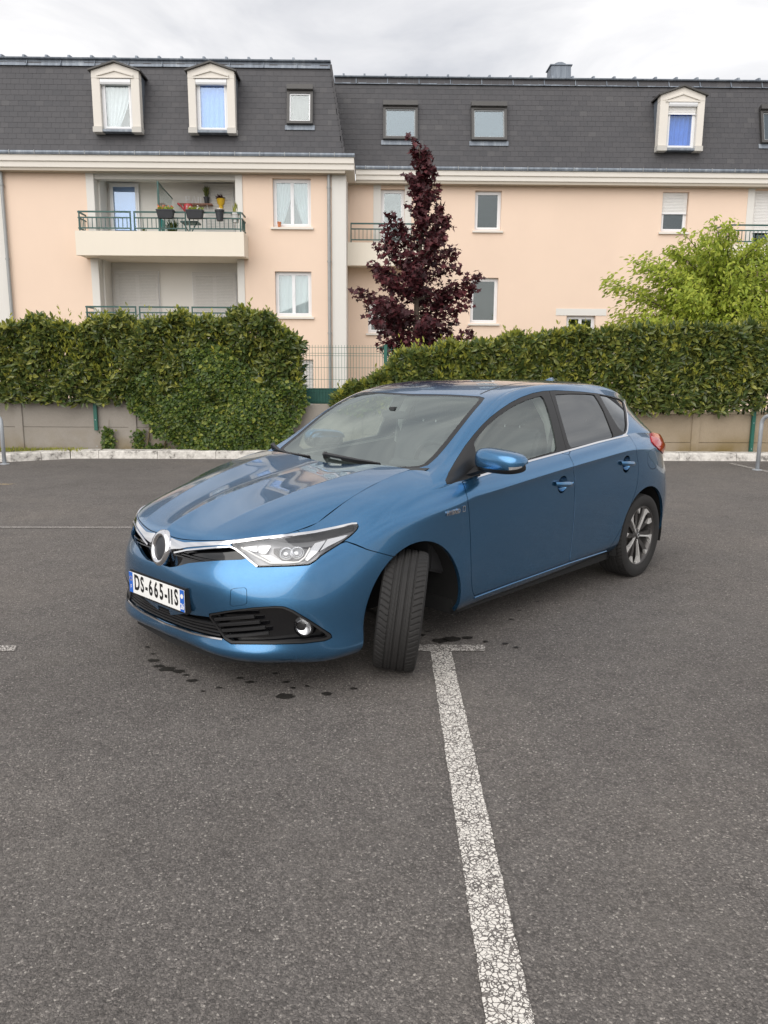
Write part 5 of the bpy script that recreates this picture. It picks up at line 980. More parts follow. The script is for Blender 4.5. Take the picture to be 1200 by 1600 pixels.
def mirror_full(M, k, ymin, ymax):
    """cut a half outline and its mirror image; the strip over the centre line between ymin and ymax goes with it"""
    d = np.full(len(M['A']), 1e9); Q = M['A'][:,6:8]
    for side in (1, -1): d = np.minimum(d, sdf(Q, SW.q([(NW+side*i, j) for i, j in POLY[k]])))
    u0 = SW.u[NW]; i0 = max(4, min(i for i, j in POLY[k])+4); du = SW.u[int(NW+i0)]-u0; ya, yb = np.interp([ymin, ymax], np.arange(len(SW.v)), SW.v)
    dc = np.maximum(np.abs(Q[:,0]-u0)-du, np.maximum(ya-Q[:,1], Q[:,1]-yb)); d = np.minimum(d, dc); return d
jc = lambda k, f: [j for i, j in POLY[k] if i < f]
d = mirror_full(M, 'grille', min(j for i, j in POLY['grille'] if i < 14), max(j for i, j in POLY['grille'] if i < 14)); parts['grille', 0] = clip(M, d+.001); M = clip(M, .001-d)
d = mirror_full(M, 'lower_grille', min(j for i, j in POLY['lower_grille'] if i < 12), max(j for i, j in POLY['lower_grille'] if i < 16)); parts['lower_grille', 0] = clip(M, d+.001); M = clip(M, .001-d)
for side in (1, -1):
    inn, M = split(M, SW.q(pw('tow', side)), .0012); parts['tow', side] = inn
inn, M = split(M, SW.q(pw('fuel', 1)), .0015); parts['fuel', 1] = inn
for side in (1, -1):
    inn, M = split(M, SW.q([(NW+side*i, j) for i, j in [(314,109),(308,100),(305.5,92),(307.5,84),(312,74),(324,70),(342,74),(358,84),(363,96),(352,103),(332,108)]])); parts['tail', side] = inn
# front bumper: everything ahead of the seam between headlight and wheel arch
sm = POLY['bumper_seam']; seam = [(0,-5)]+[(130,-5),(sm[-1][0]+6, sm[-1][1]-30), sm[-1]]+sm[::-1][1:]+[(sm[0][0]-12, sm[0][1]+10),(sm[0][0]-20, 130),(0,130)]
bp = [(NW+i, j) for i, j in seam]+[(NW-i, j) for i, j in seam[::-1]]
parts['bumper', 0], M = split(M, SW.q(bp))
rb = [(322,-5),(322,56),(334,62),(338,64),(352,66),(372,72),(NW+5,72),(NW+5,-5)]
for side in (1, -1): inn, M = split(M, SW.q([(NW+side*i, j) for i, j in rb])); parts['rear_bumper', side] = inn
zl = .219+.021*(-X(M)-.65); low = clip(M, Z(M)-zl); M = clip(M, zl-Z(M))
shell('body', M, 'car_paint', car, .02); shell('sill_trim', low, 'trim_black', car, .02)
bumper = shell('front_bumper', parts['bumper', 0], 'car_paint', car, .02)
for side in (1, -1):
    shell('rear_bumper', parts['rear_bumper', side], 'car_paint', car, .015)
    shell('tow_cover', parts['tow', side], 'car_paint', bumper, .01)
    tl = parts['tail', side]; tq = SW.q([(NW+side*i, j) for i, j in [(314,109),(308,100),(305.5,92),(307.5,84),(312,74),(324,70),(342,74),(358,84),(363,96),(352,103),(332,108)]]); tl['A'][:,:3] += tl['A'][:,3:6]*(.003+.035*np.clip(-sdf(tl['A'][:,6:8], tq)/.05, 0, 1)**.7)[:,None]
    shell('tail_light', tl, 'red_lens', car, .03)
shell('fuel_flap', parts['fuel', 1], 'car_paint', car, .01)
doors = {}
for side in (1, -1):
    for k, nm in (('@handle0', 'front_door'), ('@handle1', 'rear_door')):
        i, j = POLY[k][0]; q0 = SW.q([(NW+side*i, j)])[0]; an = np.linspace(0, 2*math.pi, 32, endpoint=False)
        _, parts[nm, side] = split(parts[nm, side], np.stack([q0[0]+.056*np.cos(an), q0[1]-.002+.044*np.sin(an)], -1), .0)
for side in (1, -1):
    for nm in ('front_door', 'rear_door'): doors[nm, side] = shell(nm, parts[nm, side], 'car_paint', car, .02)
# ---------------------------------------------------------------- bonnet, roof, screen, side windows, tailgate
Hm = SH.mesh(); a_, b_ = SH.S.shape[:2]; Q = Hm['A'][:,6:8]
d = np.maximum(np.maximum(.003-Q[:,0], Q[:,0]-SH.u[-1]+.001), np.maximum(.0035-Q[:,1], Q[:,1]-SH.v[-1]+.0035)); shell('bonnet', clip(Hm, d), 'car_paint', car, .03)
Gm = SG.mesh()
wsh = [(14, 84), (14, 76), (14.5, 73), (17, 70.6), (24, 70.2), (48, 70.0), (66, 70.0), (72.5, 70.8), (74.8, 74), (75.6, 84)]
wsp = wsh+[(i, 2*NG-j) for i, j in wsh[::-1][1:]]
wsQ = SG.q(wsp)
ws, Gm = split(Gm, wsQ, .001)
dws = sdf(ws['A'][:,6:8], wsQ); glassM = clip(ws, dws+.028); frit = clip(ws, -.028-dws)
windscreen = shell('windscreen', glassM, 'screen_glass', car, .004, -.002); shell('screen_border', frit, 'trim_black', windscreen, .012, -.0015)
for side in (1, -1):
    dl, Gm = split(Gm, SG.q(pg('dlo', side)), .001)
    fd = doors['front_door', side]; rd = doors['rear_door', side]
    for nm, mt in (('front_glass', 'car_glass'), ('rear_glass', 'privacy_glass'), ('quarter_glass', 'privacy_glass')):
        inn, dl = split(dl, SG.q(pg(nm, side)), .0008); shell('window' if nm != 'quarter_glass' else 'quarter_window', inn, mt, {'front_glass': fd, 'rear_glass': rd, 'quarter_glass': car}[nm], .004, -.006)
    bl = SG.q(pg('bline', side)); big = np.concatenate([bl, [[bl[-1][0], bl[-1][1]+(.3 if side > 0 else -.3)], [0, bl[-1][1]+(.3 if side > 0 else -.3)], [0, bl[0][1]-(.3 if side > 0 else -.3)], [bl[0][0], bl[0][1]-(.3 if side > 0 else -.3)]]])
    fr_, re_ = split(dl, big, .002); shell('window_frame', fr_, 'trim_black', fd, .014); shell('window_frame', re_, 'trim_black', rd, .014)
roofp = shell('roof', Gm, 'car_paint', car, .014)
Tm = ST.mesh(); Qt = ST.q([(6,24),(24,18),(26,60),(24,100),(6,94),(4,60)]); rw, Tm = split(Tm, Qt, .001); tg = shell('tailgate', Tm, 'car_paint', car, .015); shell('rear_window', rw, 'privacy_glass', tg, .004, -.003)
# spoiler lip, roof gutters, aerial
m = MB(); e_ = GF[-1][28:-28]; m.grid(np.array([e_+[.02,0,.004], e_+[-.045,0,-.002], e_+[-.048,0,-.012], e_+[.02,0,-.022]])); m.build('spoiler', 'car_paint', roofp, 'all')
m = MB(); fin = []
for f in np.linspace(0, 1, 9):
    x = -2.56-.15*f; h = .045*math.sin(math.pi*min(1, .08+f*.62))*(1 if f < .8 else 1-(f-.8)*3); wv = .022*math.sin(math.pi*(.12+.8*f)); zb = 1.445-.03*f
    fin.append([(x, -wv, zb-.01),(x, -wv*.45, zb+h*.6),(x-.02, 0, zb+h),(x, wv*.45, zb+h*.6),(x, wv, zb-.01)])
m.grid(np.array(fin)); m.build('aerial_fin', 'car_paint', roofp, 'all')
for side in (1, -1):
    jj = 5.35*14 if side > 0 else 2*NG-5.35*14
    strip(SG, [(i, jj) for i in range(78, 158, 4)], .010, .001, .0005).build('roof_channel', 'trim_black', roofp)
# chrome line under the side windows, added body-colour ridge standing in for the light glint along the sill edge
for side in (1, -1):
    strip(SW, pw('belt_chrome', side), .014, .006, .002).build('chrome_strip', 'chrome', doors['front_door', side])
    strip(SG, pg('dlo_chrome', side), .014, .005, .001).build('chrome_strip', 'chrome', car, True)
    strip(SW, pw('sill_line', side), .010, .005, .0).build('sill_glint_ridge', 'car_paint', car, True)
# ---------------------------------------------------------------- cowl, wipers, stickers
cw = np.array(HCOWL); cw = np.concatenate([rspl(HCOWL, 30), rspl(HCOWL, 30)[::-1][1:]*MIR]); n = len(cw)
jj = np.linspace(68, 2*NG-68, n); c0 = np.array([SG.at(15.5, j)[0] for j in jj]); m = MB(); m.grid(np.array([cw+[.02,0,-.035], cw+[-.004,0,-.014], cw*.5+c0*.5+[0,0,-.022], c0+[0,0,-.002]])); m.build('cowl', 'trim_black', car, 'all')
for k in ('+wiper0', '+wiper1'):
    pts = POLY[k]; p0, n0 = SG.at(*pts[0]); wp = None
    m = strip(SG, pts, .022, .012, .018, .5); wp = m.build('wiper', 'trim_black', car, True)
    strip(SG, pts[len(pts)//4:], .008, .016, .003).build('blade', 'rubber', wp, True)
    MB().lathe([(0,.03),(.016,.028),(.02,.0)], p0+n0*.002, 'z', 12, frame_at(p0, n0)).build('pivot_cap', 'trim_black', wp, True)
for k, mt, a, b in (('+sticker0', 'sticker_green', .028, .028), ('+sticker1', 'sticker_white', .035, .025), ('+sticker2', 'sticker_violet', .028, .028)):
    p, nn = SG.at(*POLY[k][0]); Fm = frame_at(p, nn); m = MB(); m.add([p+Fm@np.array([x*a, y*b, -.006]) for x, y in ((-1,-1),(1,-1),(1,1),(-1,1))], [(0,1,2,3)]); m.build('sticker', mt, windscreen)
# ---------------------------------------------------------------- nose: grille, wings of chrome, emblem, lamps, lower intake, plate
shell('grille', parts['grille', 0], 'gloss_black', bumper, .05, -.045); gb = [q for q in car.children if False]
gp = bpy.data.objects['grille']
for side in (1, -1):
    wg = clip(SW.mesh(), sdf(SW.mesh()['A'][:,6:8], SW.q([(NW+side*(i if i > 17 else 10), j) for i, j in POLY['wing']]))); shell('chrome_wing', wg, 'chrome', bumper, .02, .007)
    strip(SW, pw('wing_low', side), .011, .008, .0).build('chrome_wing', 'chrome', bumper, True)
    for f in (.3, .62):
        lo = [(NW+side*i, 82+f*10-i*.02) for i in range(10, 52, 3)]; strip(SW, lo, .007, .005, -.02).build('slat', 'gloss_black', gp)
EC = np.array([.912, 0, .660]); EF = frame_at(EC, np.array([1.,0,.22]))
def oval(prof, mat, name, parent, sy=1., n=40):
    m = MB(); A_ = EF@np.diag([.92, 1.08, 1.]); m.lathe(prof, EC, 'z', n, A_); return m.build(name, mat, parent, 'all')
em = oval([(.083,-.05),(.087,-.02),(.084,-.002),(.074,.010),(.062,.010),(.056,.003),(.054,-.004)], 'chrome', 'emblem', bumper)
oval([(0,.002),(.03,.0015),(.05,-.001),(.0545,-.006)], 'charcoal', 'emblem_disc', em)
for side in (1, -1):
    hl = parts['headlight', side]; d = sdf(hl['A'][:,6:8], SW.q(pw('headlight', side)))
    lens = shell('headlight', hl, 'lamp_lens', car, .006, .001)
    shell('housing', hl, 'lamp_grey', lens, .05, -.055); 
    rimm = clip(hl, -.006-d); shell('seal', rimm, 'gloss_black', lens, .05, -.001)
    cm = clip(SW.mesh(), sdf(SW.mesh()['A'][:,6:8], SW.q(pw('lamp_cell', side)))); shell('reflector', cm, 'lamp_silver', lens, .01, -.022)
    for kk, mt_, of_ in (('lamp_cell_b', 'lamp_silver', -.026), ('lamp_step', 'lamp_white', -.022), ('lamp_cell_c', 'lamp_silver', -.024), ('lamp_cell_d', 'lamp_silver', -.020)):
        cm = clip(SW.mesh(), sdf(SW.mesh()['A'][:,6:8], SW.q(pw(kk, side)))); shell('reflector', cm, mt_, lens, .012, of_)
    cm = clip(SW.mesh(), sdf(SW.mesh()['A'][:,6:8], SW.q(pw('lamp_dark', side)))); shell('bezel', cm, 'gloss_black', lens, .01, -.046)
    strip(SW, pw('lamp_strip', side), .021, .006, -.001, .35).build('chrome_strip', 'chrome', lens, True)
    strip(SW, pw('lamp_guide', side), .010, .012, -.020, .2).build('light_guide', 'lamp_white', lens, True)
    for k in ('@projector0', '@projector1'):
        i, j = POLY[k][0]; p, nn = SW.at(NW+side*i, j); Fm = frame_at(p, nn); c = p-nn*.036
        MB().lathe([(.031,-.012),(.034,.006),(.030,.010),(.026,.004)], c, 'z', 24, Fm).build('projector_ring', 'lamp_silver', lens, True)
        MB().lathe([(0,.016),(.012,.0145),(.020,.009),(.0255,.0)], c, 'z', 24, Fm).build('projector', 'lamp_ball', lens, 'all')
    # fog recess
    fg = parts['fog', side]; fs = shell('fog_surround', fg, 'gloss_black', bumper, .05, -.045)
    dd = sdf(fg['A'][:,6:8], SW.q(pw('fog', side))); fr_ = clip(fg, -.013-dd); shell('surround_edge', fr_, 'trim_black', fs, .03, .002)
    for k in range(4): strip(SW, pw('fog_slat%d' % k, side), .017, .010, -.012).build('slat', 'trim_black', fs)
    i, j = POLY['@fog_lamp'][0]; p, nn = SW.at(NW+side*i, j); ax = nn*.4+np.array([.9,side*.25,0]); Fm = frame_at(p, ax); c = p-nn*.035
    MB().lathe([(.052,-.03),(.050,.008),(.040,.012),(.0385,.004)], c, 'z', 28, Fm).build('fog_bezel', 'gloss_black', fs, True)
    MB().lathe([(0,-.015),(.02,-.010),(.038,.004)], c, 'z', 24, Fm).build('fog_reflector', 'lamp_silver', fs, 'all'); MB().lathe([(0,.012),(.02,.010),(.0385,.004)], c, 'z', 24, Fm).build('fog_lamp', 'lamp_lens', fs, 'all')
lg = shell('lower_grille', parts['lower_grille', 0], 'gloss_black', bumper, .05, -.045)
jl = [j for i, j in POLY['lower_grille'] if i < 14]; j0, j1 = min(jl), max(jl)
for f in (.2, .45, .7, .93):
    pts = [(NW+i, j0+(j1-j0)*f+abs(i)*.02) for i in range(-40, 41, 2)]; strip(SW, pts, .012, .012, -.016).build('slat', 'trim_black', lg)
cl = sorted(POLY['chrome_low']); cl = [(NW-i, j) for i, j in cl[::-1]]+[(NW+i, j) for i, j in cl]; strip(SW, cl, .011, .008, .001).build('chrome_strip', 'chrome', lg, True)
MB().prism([(.70,-.62),(.84,-.40),(.88,0),(.84,.40),(.70,.62),(.3,.70),(.3,-.70)], 'z', .155, .185).build('undertray', 'liner', car)
# number plate
xp, zp = .9515, .390; tilt = .06
pl = MB().box(.915, xp-.006, -.268, .268, zp-.012, zp+.118).build('plate_holder', 'trim_black', bumper, bev=.006)
plate = MB().box(xp-.006, xp-.003, -.26, .26, zp, zp+.11).build('number_plate', 'plate_white', car, bev=.002)
for a, b in ((-.26,-.222),(.222,.26)): MB().box(xp-.003, xp-.0022, a+.001, b-.001, zp+.001, zp+.109).build('plate_band', 'plate_blue', plate)
def text(s, y, z, size, mat, parent, name, squeeze=1., font_bold=.0, x=None):
    cu = bpy.data.curves.new('t', 'FONT'); cu.body = s; cu.size = size; cu.align_x = 'CENTER'; cu.align_y = 'CENTER'; cu.offset = font_bold; cu.extrude = .0004; cu.resolution_u = 3
    to = bpy.data.objects.new('t', cu); COL.objects.link(to); dg = bpy.context.evaluated_depsgraph_get(); me = bpy.data.meshes.new_from_object(to.evaluated_get(dg)); bpy.data.objects.remove(to)
    me.transform(Matrix(((0,0,1,x if x is not None else xp-.002),(squeeze,0,0,y),(0,1,0,z),(0,0,0,1)))); me.materials.clear(); return link(name, me, mat, parent)
for ch, y in zip('DS-665-S', (-.180,-.128,-.087,-.046,.005,.056,.097,.190)): text(ch, y, zp+.058, .112, 'ink', plate, 'characters', .66, .0028)
for y in (.124, .150): MB().box(xp-.003, xp-.0020, y-.0065, y+.0065, zp+.018, zp+.094).build('characters', 'ink', plate)
text('F', -.241, zp+.030, .032, 'plate_white', plate, 'country_letter', .8); text('26', .241, zp+.026, .040, 'plate_white', plate, 'region_number', .75, .001)
MB().lathe([(0,.0),(.012,.0),(.012,.0006)], (xp-.0018,.241,zp+.078), 'x', 16).build('region_mark', 'plate_white', plate)
for k in range(12): MB().lathe([(0,.0004),(.0022,.0)], (xp-.0018, -.241+.011*math.cos(k*math.pi/6), zp+.075+.011*math.sin(k*math.pi/6)), 'x', 6).build('star', 'yellow_plastic', plate)
text('-- ------- --- ---- ---------- -------', .0, zp+.006, .012, 'ink', plate, 'maker_line', .9) if False else None
# ---------------------------------------------------------------- door mirrors and handles, badge
for side in (1, -1):
    mroot = None; c = np.array([-.615, .955*1, 1.048])
    def ell(u0, u1, v0, v1, nu=22, nv=30, rx=.078, ry=.150, rz=.066, inset=0.):
        G_ = np.zeros((nu, nv, 3))
        for i, u in enumerate(np.linspace(u0, u1, nu)):
            for j, v in enumerate(np.linspace(v0, v1, nv)):
                f = lambda t, e_: math.copysign(abs(t)**e_, t)
                cy = f(math.sin(u), .62); rr = f(math.cos(u), .62); tap = 1-.10*cy
                G_[i,j] = (rx*rr*f(math.cos(v), .75)-.022*cy*cy*(1 if cy > 0 else .4), ry*cy, rz*rr*f(math.sin(v), .7)*tap-.006*cy)
        return G_*(1-inset)+c
    sd = np.array([1, side, 1]); h = math.pi/2; ell0 = ell
    if side < 0:        # the far mirror is folded back against its door
        def ell(*a, **k):
            G_ = ell0(*a, **k); q = R(97); dx, dy = G_[...,0]+.60, G_[...,1]-.82
            G_[...,0] = -.74+dx*math.cos(q)-dy*math.sin(q); G_[...,1] = .79+dx*math.sin(q)+dy*math.cos(q); return G_
    md = MB().grid(ell(-h, h, -.42, math.pi*.98)*sd).build('door_mirror', 'car_paint', doors['front_door', side], 'all')
    MB().grid(ell(-h, h, -math.pi*.62, -.40, inset=.004)*sd).build('lower_shell', 'trim_black', md, 'all')
    MB().grid(ell(-h, h, math.pi*.6, math.pi*1.4, rx=.050, inset=.03)*sd).build('mirror_glass', 'mirror_glass', md, 'all')
    MB().grid((ell(.55, 1.35, -.40, -.12, 12, 6, inset=-.012))*sd).build('indicator', 'lamp_silver', md, 'all')
    V = np.array([[(-.50,.790,.965),(-.56,.80,.955),(-.66,.80,.985),(-.62,.785,1.01)],[(-.555,.835,.985),(-.585,.84,.972),(-.655,.835,.998),(-.63,.83,1.02)],[(-.575,.875,1.0),(-.59,.88,.985),(-.65,.875,1.005),(-.63,.87,1.03)]])*sd
    V = np.concatenate([V, V[:, :1]], 1); MB().grid(V).build('mirror_arm', 'trim_black', md, True)
    for k, nm in (('@handle0', 'front_door'), ('@handle1', 'rear_door')):
        i, j = POLY[k][0]; p, nn = SW.at(NW+side*i, j); Fm = frame_at(p, nn); s2 = 1.
        m = MB(); G_ = []
        for q in np.linspace(-1, 1, 17):
            xx = q*.098; lift = .006+.022*(1-q**4); hh = .0155*(1-.25*q*q)+.002
            G_.append([p+Fm@np.array([xx, hh*math.sin(t)+.010*q*side*-1., lift+.010*math.cos(t)]) for t in np.linspace(0, 2*math.pi, 13)])
        m.grid(np.array(G_)); hd = m.build('handle', 'car_paint', doors[nm, side], 'all')
        m = MB(); m.lathe([(.0535,.0015),(.052,-.001),(.047,-.012),(.035,-.021),(.02,-.025),(0,-.026)], p+Fm@np.array([-.0, -.002, .0]), 'z', 32, Fm@np.diag([1.06,.84,1.])); m.build('handle_cup', 'car_paint', hd, 'all')
        MB().lathe([(.010,.001),(.009,.004),(0,.005)], p+Fm@np.array([.085, -.001 , .026]), 'z', 14, Fm).build('lock_cap', 'car_paint', hd, True) if nm == 'front_door' else None
pA, nA = SW.at(NW+POLY['@badge0'][0][0], POLY['@badge0'][0][1]); pB, nB = SW.at(NW+POLY['@badge1'][0][0], POLY['@badge1'][0][1])
def badge(side):
    a, b = pA*[1,side,1], pB*[1,side,1]; nn = nA*[1,side,1]
    if side < 0: a, b = b, a
    ex = (b-a); Lb = np.linalg.norm(ex); ex = ex/Lb; nn = nn-ex*(nn@ex); nn = nn/np.linalg.norm(nn); ey = np.cross(nn, ex)
    cu = bpy.data.curves.new('t', 'FONT'); cu.body = 'HYBRID'; cu.size = .034; cu.align_y = 'CENTER'; cu.extrude = .0015; cu.offset = .0012; cu.space_character = 1.05; cu.resolution_u = 2
    to = bpy.data.objects.new('t', cu); COL.objects.link(to); me = bpy.data.meshes.new_from_object(to.evaluated_get(bpy.context.evaluated_depsgraph_get())); bpy.data.objects.remove(to)
    me.transform(Matrix(((ex[0]*.95,ey[0],nn[0],0),(ex[1]*.95,ey[1],nn[1],0),(ex[2]*.95,ey[2],nn[2],0),(0,0,0,1)))); me.transform(Matrix.Translation(tuple(a+nn*.004))); me.materials.clear(); bo = link('badge', me, 'chrome', car)
    q = a+ex*(Lb*.93)+ey*.006; m = MB()
    for x0_, x1_, y0_, y1_ in ((-.012,.012,.012,.016),(-.012,.012,-.016,-.012),(-.012,-.008,-.012,.012),(.008,.012,-.012,.012)): m.add([q+ex*x+ey*y+nn*z_ for z_ in (.003,.006) for y in (y0_,y1_) for x in (x0_,x1_)], [(0,2,3,1),(4,5,7,6),(0,1,5,4),(2,6,7,3),(0,4,6,2),(1,3,7,5)])
    m.build('badge_mark', 'chrome', bo)
badge(1); badge(-1)
# ---------------------------------------------------------------- wheels
TR, RR = .317, .222
def tyre_mesh():
    na = 640; tw = np.linspace(-.098, .098, 66); a = np.linspace(0, 2*math.pi, na, endpoint=False)
    side_prof = [(.093,.221),(.101,.228),(.1105,.248),(.1125,.268),(.1105,.288),(.1065,.301),(.1025,.3075)]
    prof = [(-w_, r_) for w_, r_ in side_prof]+[(w_, .3165-.0015*(w_/.06)**2-.0045*max(0, (abs(w_)-.075)/.023)**2) for w_ in tw]+[(w_, r_) for w_, r_ in side_prof[::-1]]
    wv = np.array([p[0] for p in prof]); rv = np.array([p[1] for p in prof]); tread = np.abs(wv) <= .0985
    Rr = np.tile(rv, (na,1)); dep = np.zeros_like(Rr)
    for c, hw in ((-.052,.0045),(-.016,.0042),(.016,.0042),(.050,.0045)): dep = np.maximum(dep, .0065*np.clip(1.4-np.abs(wv-c)/hw, 0, 1)[None])
    for c, hw in ((-.031,.0016),(.0,.0018),(.033,.0016)): dep = np.maximum(dep, .0025*np.clip(1.5-np.abs(wv-c)/hw, 0, 1)[None])
    ph = (a[:,None]*64/(2*math.pi)+np.abs(wv)[None]*18) % 1.
    sh_ = (np.abs(wv) > .055)[None]; dep = np.maximum(dep, np.where(sh_, .005*np.clip(1.6-np.abs(ph-.5)/.085, 0, 1), 0))
    ph2 = (a[:,None]*80/(2*math.pi)-wv[None]*30) % 1.; mid_ = ((np.abs(wv) > .018) & (np.abs(wv) < .05))[None]; dep = np.maximum(dep, np.where(mid_, .0028*np.clip(1.4-np.abs(ph2-.5)/.07, 0, 1), 0))
    Rr = Rr-dep*tread[None]
    V = np.stack([Rr*np.sin(a)[:,None], np.tile(wv, (na,1)), Rr*np.cos(a)[:,None]], -1); k = len(prof); i = np.arange(na)[:,None]; j = np.arange(k-1)[None]; i2 = (i+1) % na
    Fq = np.stack([i*k+j, i*k+j+1, i2*k+j+1, i2*k+j], -1).reshape(-1,4); me = from_np('tyre', V.reshape(-1,3), [Fq]); me.shade_smooth(); me.set_sharp_from_angle(angle=R(32)); me.materials.append(MATS['rubber']); return me
tyre_me = tyre_me0 = tyre_mesh()
def flat_blade(pts, y0, y1, ang):
    """outline in (radial, tangential) metres turned to angle ang, between two depths; y1 may vary with radius"""
    m = MB(); n = len(pts); ca, sa = math.cos(ang), math.sin(ang)
    f = lambda r_, t_, y: (r_*ca-t_*sa, y, r_*sa+t_*ca)
    top = [f(r_, t_, y1-.022*(1-min(1, r_/.20))**1.5) for r_, t_ in pts]; bot = [f(r_, t_, y0) for r_, t_ in pts]
    m.add(top+bot, [tuple(range(n)), tuple(range(2*n-1, n-1, -1))]+[(i, (i+1) % n, n+(i+1) % n, n+i) for i in range(n)]); return m
rim_m = MB().lathe([(.150,-.085),(.205,-.080),(.222,-.095),(.226,-.085),(.214,-.07),(.205,-.02),(.210,.06),(.215,.080),(.2245,.090),(.228,.0955),(.224,.098),(.216,.095),(.208,.082),(.200,.05),(.196,-.02),(.150,-.06)], (0,0,0), 'y', 72).mesh('rim'); rim_m.shade_smooth(); rim_m.set_sharp_from_angle(angle=R(50)); rim_m.materials.append(MATS['rim_dark'])
lip_m = MB().lathe([(.2245,.0905),(.2265,.0975),(.222,.0995),(.2165,.0965)], (0,0,0), 'y', 72).mesh('rim_lip'); lip_m.shade_smooth(); lip_m.materials.append(MATS['rim_dark'])
SP = []
for k in range(5):
    a = 2*math.pi*k/5
    SP.append(('spoke', flat_blade([(.03,.008),(.10,.006),(.165,.010),(.198,.032),(.206,.080),(.2165,.082),(.2195,.02),(.2165,-.010),(.17,-.005),(.10,-.004),(.03,-.004)][::-1], .066, .092, a).mesh('spoke'), 'machined'))
    SP.append(('spoke_web', flat_blade([(.04,-.006),(.10,-.006),(.17,-.008),(.212,-.014),(.210,-.056),(.16,-.040),(.10,-.028),(.045,-.022)][::-1], .05, .082, a).mesh('spoke_web'), 'rim_dark'))
    b = a+math.pi/5
    SP.append(('spoke_web', flat_blade([(.045,-.016),(.12,-.022),(.212,-.026),(.212,.016),(.12,.010),(.045,.010)], .04, .076, b).mesh('spoke_web'), 'rim_dark'))
    SP.append(('spoke_tip', flat_blade([(.170,.012),(.214,.024),(.2185,-.020),(.200,-.010)][::-1], .07, .091, b).mesh('spoke_tip'), 'machined'))
cap_m = MB().lathe([(.058,.04),(.055,.064),(.045,.072),(.030,.072),(.029,.078),(.024,.082),(0,.083)], (0,0,0), 'y', 30).mesh('centre_cap'); cap_m.shade_smooth(); cap_m.set_sharp_from_angle(angle=R(40)); cap_m.materials.append(MATS['rim_dark'])
logo_m = MB().lathe([(.018,.0835),(.016,.085),(.012,.0848),(.010,.0835)], (0,0,0), 'y', 20).mesh('cap_ring'); logo_m.materials.append(MATS['satin_silver'])
disc_m = MB().lathe([(.06,.0),(.14,.0),(.14,.022),(.06,.022),(.06,.045),(0,.045)], (0,0,0), 'y', 40).mesh('brake_disc'); disc_m.materials.append(MATS['brake'])
for _, me, mt in SP: me.materials.append(MATS[mt])
def wheel(x, y, side, steer=0., lean=0.):
    w_ = bpy.data.objects.new('wheel', tyre_me); COL.objects.link(w_); w_.parent = car
    rot = Matrix.Rotation(steer, 4, 'Z')@Matrix.Rotation(lean, 4, 'X')@Matrix.Rotation(0 if side > 0 else math.pi, 4, 'Z')@Matrix.Rotation(R(27), 4, 'Y')
    w_.matrix_local = Matrix.Translation((x, y, TR-.004))@rot
    for nm, me in [('rim', rim_m),('rim_lip', lip_m),('centre_cap', cap_m),('cap_ring', logo_m),('brake_disc', disc_m)]+[(n_, m_) for n_, m_, _ in SP]:
        o = bpy.data.objects.new(nm, me); COL.objects.link(o); o.parent = w_
    for k in range(5):
        a = 2*math.pi*k/5+.3
        o = MB().lathe([(.009,.062),(.009,.074),(0,.076)], (.042*math.sin(a), 0, .042*math.cos(a)), 'y', 6).build('wheel_nut', 'rim_dark', None); o.parent = w_
STEER = R(40)
wheel(.0, .795, 1, STEER, R(-6.5)); wheel(.0, -.768, -1, R(31), R(-3)); wheel(-2.6, .762, 1); wheel(-2.6, -.762, -1)
# ---------------------------------------------------------------- arch liners, underbody, struts
for (cx, cz, r_) in (FAX, RAX):
    for side in (1, -1):
        a = np.linspace(-.28, math.pi+.28, 30); ys = [.845,.80,.62,.40,.36]; rr = [r_+.004, r_+.02, r_+.03, r_+.03, .0]
        G_ = [[(cx+q*math.cos(t), side*y, max(cz+q*math.sin(t), .16)) for t in a] for y, q in zip(ys, rr)]; MB().grid(np.array(G_)).build('arch_liner', 'liner', car, True)
m = MB(); m.box(-3.2, .62, -.36, .36, .17, .30); m.box(-2.24, -.42, -.80, .80, .19, .27); m.build('underbody', 'liner', car)
MB().box(-.40, .70, -.36, .36, .30, .70).build('engine_block', 'liner', car)
for side in (1, -1):
    MB().tube([(-.02, side*.50, .30),(-.04, side*.47, .70)], .035, 10).build('strut', 'liner', car, True); MB().tube([(-.05, side*.36, .22),(-.05, side*.62, .20)], .03, 8).build('lower_arm', 'brake', car, True)
    MB().box(-2.24, -2.20, side*.60 if side > 0 else -.80, side*.80 if side > 0 else -.60, .19, .30).build('mud_deflector', 'trim_black', car)
# ---------------------------------------------------------------- cabin
cab = MB(); cab.box(-2.7, -.45, -.74, .74, .27, .30); cab.build('cabin_floor', 'liner', car)
for side in (1, -1):
    G_ = [[(x, side*(.775 if z < .9 else .765), z) for x in np.linspace(-.55,-2.5,12)] for z in (.3,.6,.9,.985)]
    Ga = np.array(G_); Ga[...,2] += np.where(Ga[...,2] > .95, np.interp(-Ga[...,0], [.55,2.5], [-.05,.07]), 0); MB().grid(Ga).build('door_card', 'dash', car, True)
pr = [(-.30,.90),(-.36,.955),(-.50,.975),(-.66,.95),(-.74,.90),(-.78,.80),(-.70,.62),(-.60,.45),(-.45,.40),(-.30,.45)]
MB().prism([(x, z) for x, z in pr], 'y', -.735, .735).build('dashboard', 'dash', car, True, bev=.012)
MB().prism([(-.50,.97),(-.52,1.01),(-.66,1.0),(-.72,.94)], 'y', .22, .52).build('instrument_hood', 'dash', car, True, bev=.01)
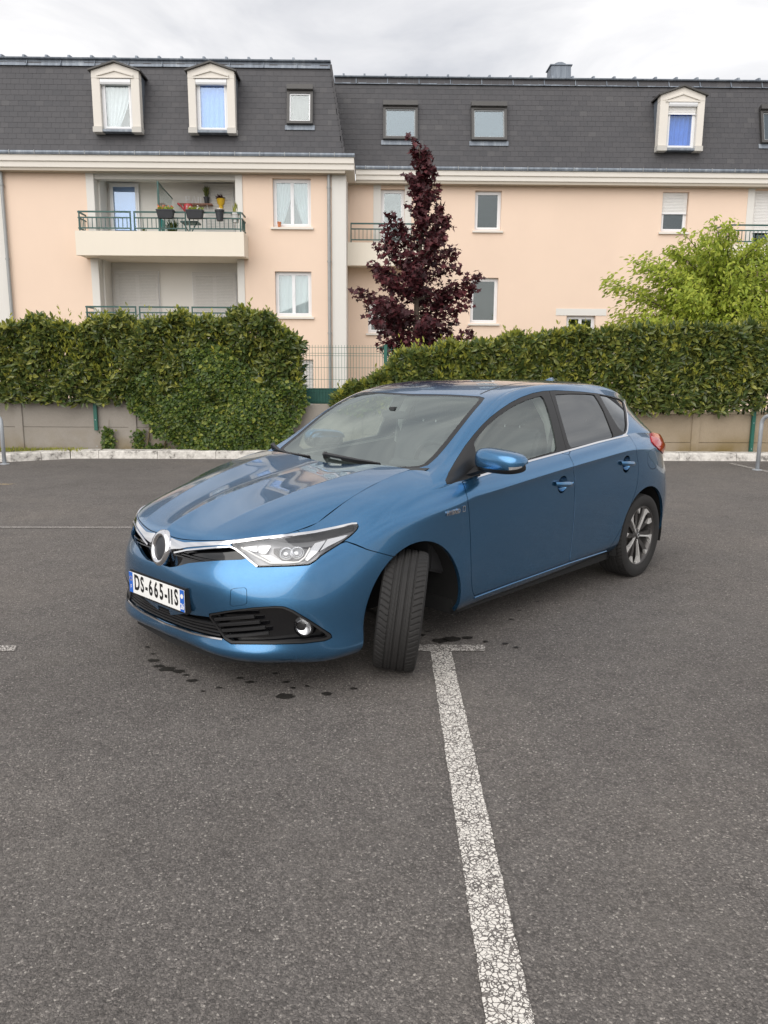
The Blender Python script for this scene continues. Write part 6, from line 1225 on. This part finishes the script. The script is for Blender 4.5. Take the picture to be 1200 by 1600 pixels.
n = 40; m = MB(); ring = [(-.80+.035*math.cos(t)*.9+.0, .37+.185*math.sin(t), .93+.185*math.cos(t)*.92) for t in np.linspace(0, 2*math.pi, n)]; m.tube(ring, .016, 8, False); m.tube([(-.80,.20,.93),(-.79,.37,.92),(-.80,.54,.93)], .018, 8); m.tube([(-.79,.37,.92),(-.62,.37,.86)], .04, 10); m.build('steering_wheel', 'trim_black', car, 'all')
def seat(x, y, wd, nm='seat'):
    m = MB(); pb = [(x+.26,.52),(x+.28,.58),(x+.20,.63),(x-.20,.58),(x-.24,.50),(x-.15,.40),(x+.2,.40)]; s_ = MB().prism(pb, 'y', y-wd, y+wd).build(nm, 'seat_cloth', car, True, bev=.03)
    bk = [(x-.16,.55),(x-.22,.80),(x-.33,1.08),(x-.37,1.15),(x-.42,1.15),(x-.44,1.06),(x-.36,.80),(x-.30,.52)]; MB().prism(bk, 'y', y-wd*.98, y+wd*.98).build('backrest', 'seat_cloth', s_, True, bev=.035)
    for yy in ([y] if wd < .4 else [y-.38, y+.38]):
        hr = [(x-.36,1.17),(x-.37,1.27),(x-.40,1.31),(x-.44,1.31),(x-.46,1.26),(x-.46,1.17)]; MB().prism(hr, 'y', yy-.13, yy+.13).build('headrest', 'seat_cloth', s_, True, bev=.025)
        m = MB(); m.tube([(x-.40,yy-.06,1.12),(x-.41,yy-.06,1.19)], .006, 6); m.tube([(x-.40,yy+.06,1.12),(x-.41,yy+.06,1.19)], .006, 6); m.build('headrest_post', 'satin_silver', s_)
seat(-1.18, .37, .25); seat(-1.18, -.37, .25); seat(-2.05, 0, .62, 'rear_bench')
MB().box(-.80, -.77, -.02, .02, 1.28, 1.30).build('mirror_stem', 'dash', car); MB().prism([(-.105,1.225),(.105,1.225),(.11,1.26),(.095,1.275),(-.095,1.275),(-.11,1.26)], 'x', -.815, -.79).build('rear_view_mirror', 'dash', car, bev=.008)
inner = dict(A=Gm['A'].copy(), F=Gm['F'][:, ::-1].copy()); inner['A'][:,3:6] *= -1; hl_ = shell('headliner', inner, 'headliner', car, .0, .028, rim=False)
for side in (1, -1):
    for x0_, x1_ in ((-1.60,-1.62),): MB().tube([(-1.62, side*.70, .98),(-1.60, side*.65, 1.2),(-1.60, side*.54, 1.37)], [.045,.04,.04], 8).build('pillar_trim', 'headliner', car, True)
    MB().tube([(-1.59, side*.69, 1.22),(-1.56, side*.66, .9),(-1.45, side*.64, .55)], .018, 6).build('seat_belt', 'seat_cloth', car, True)
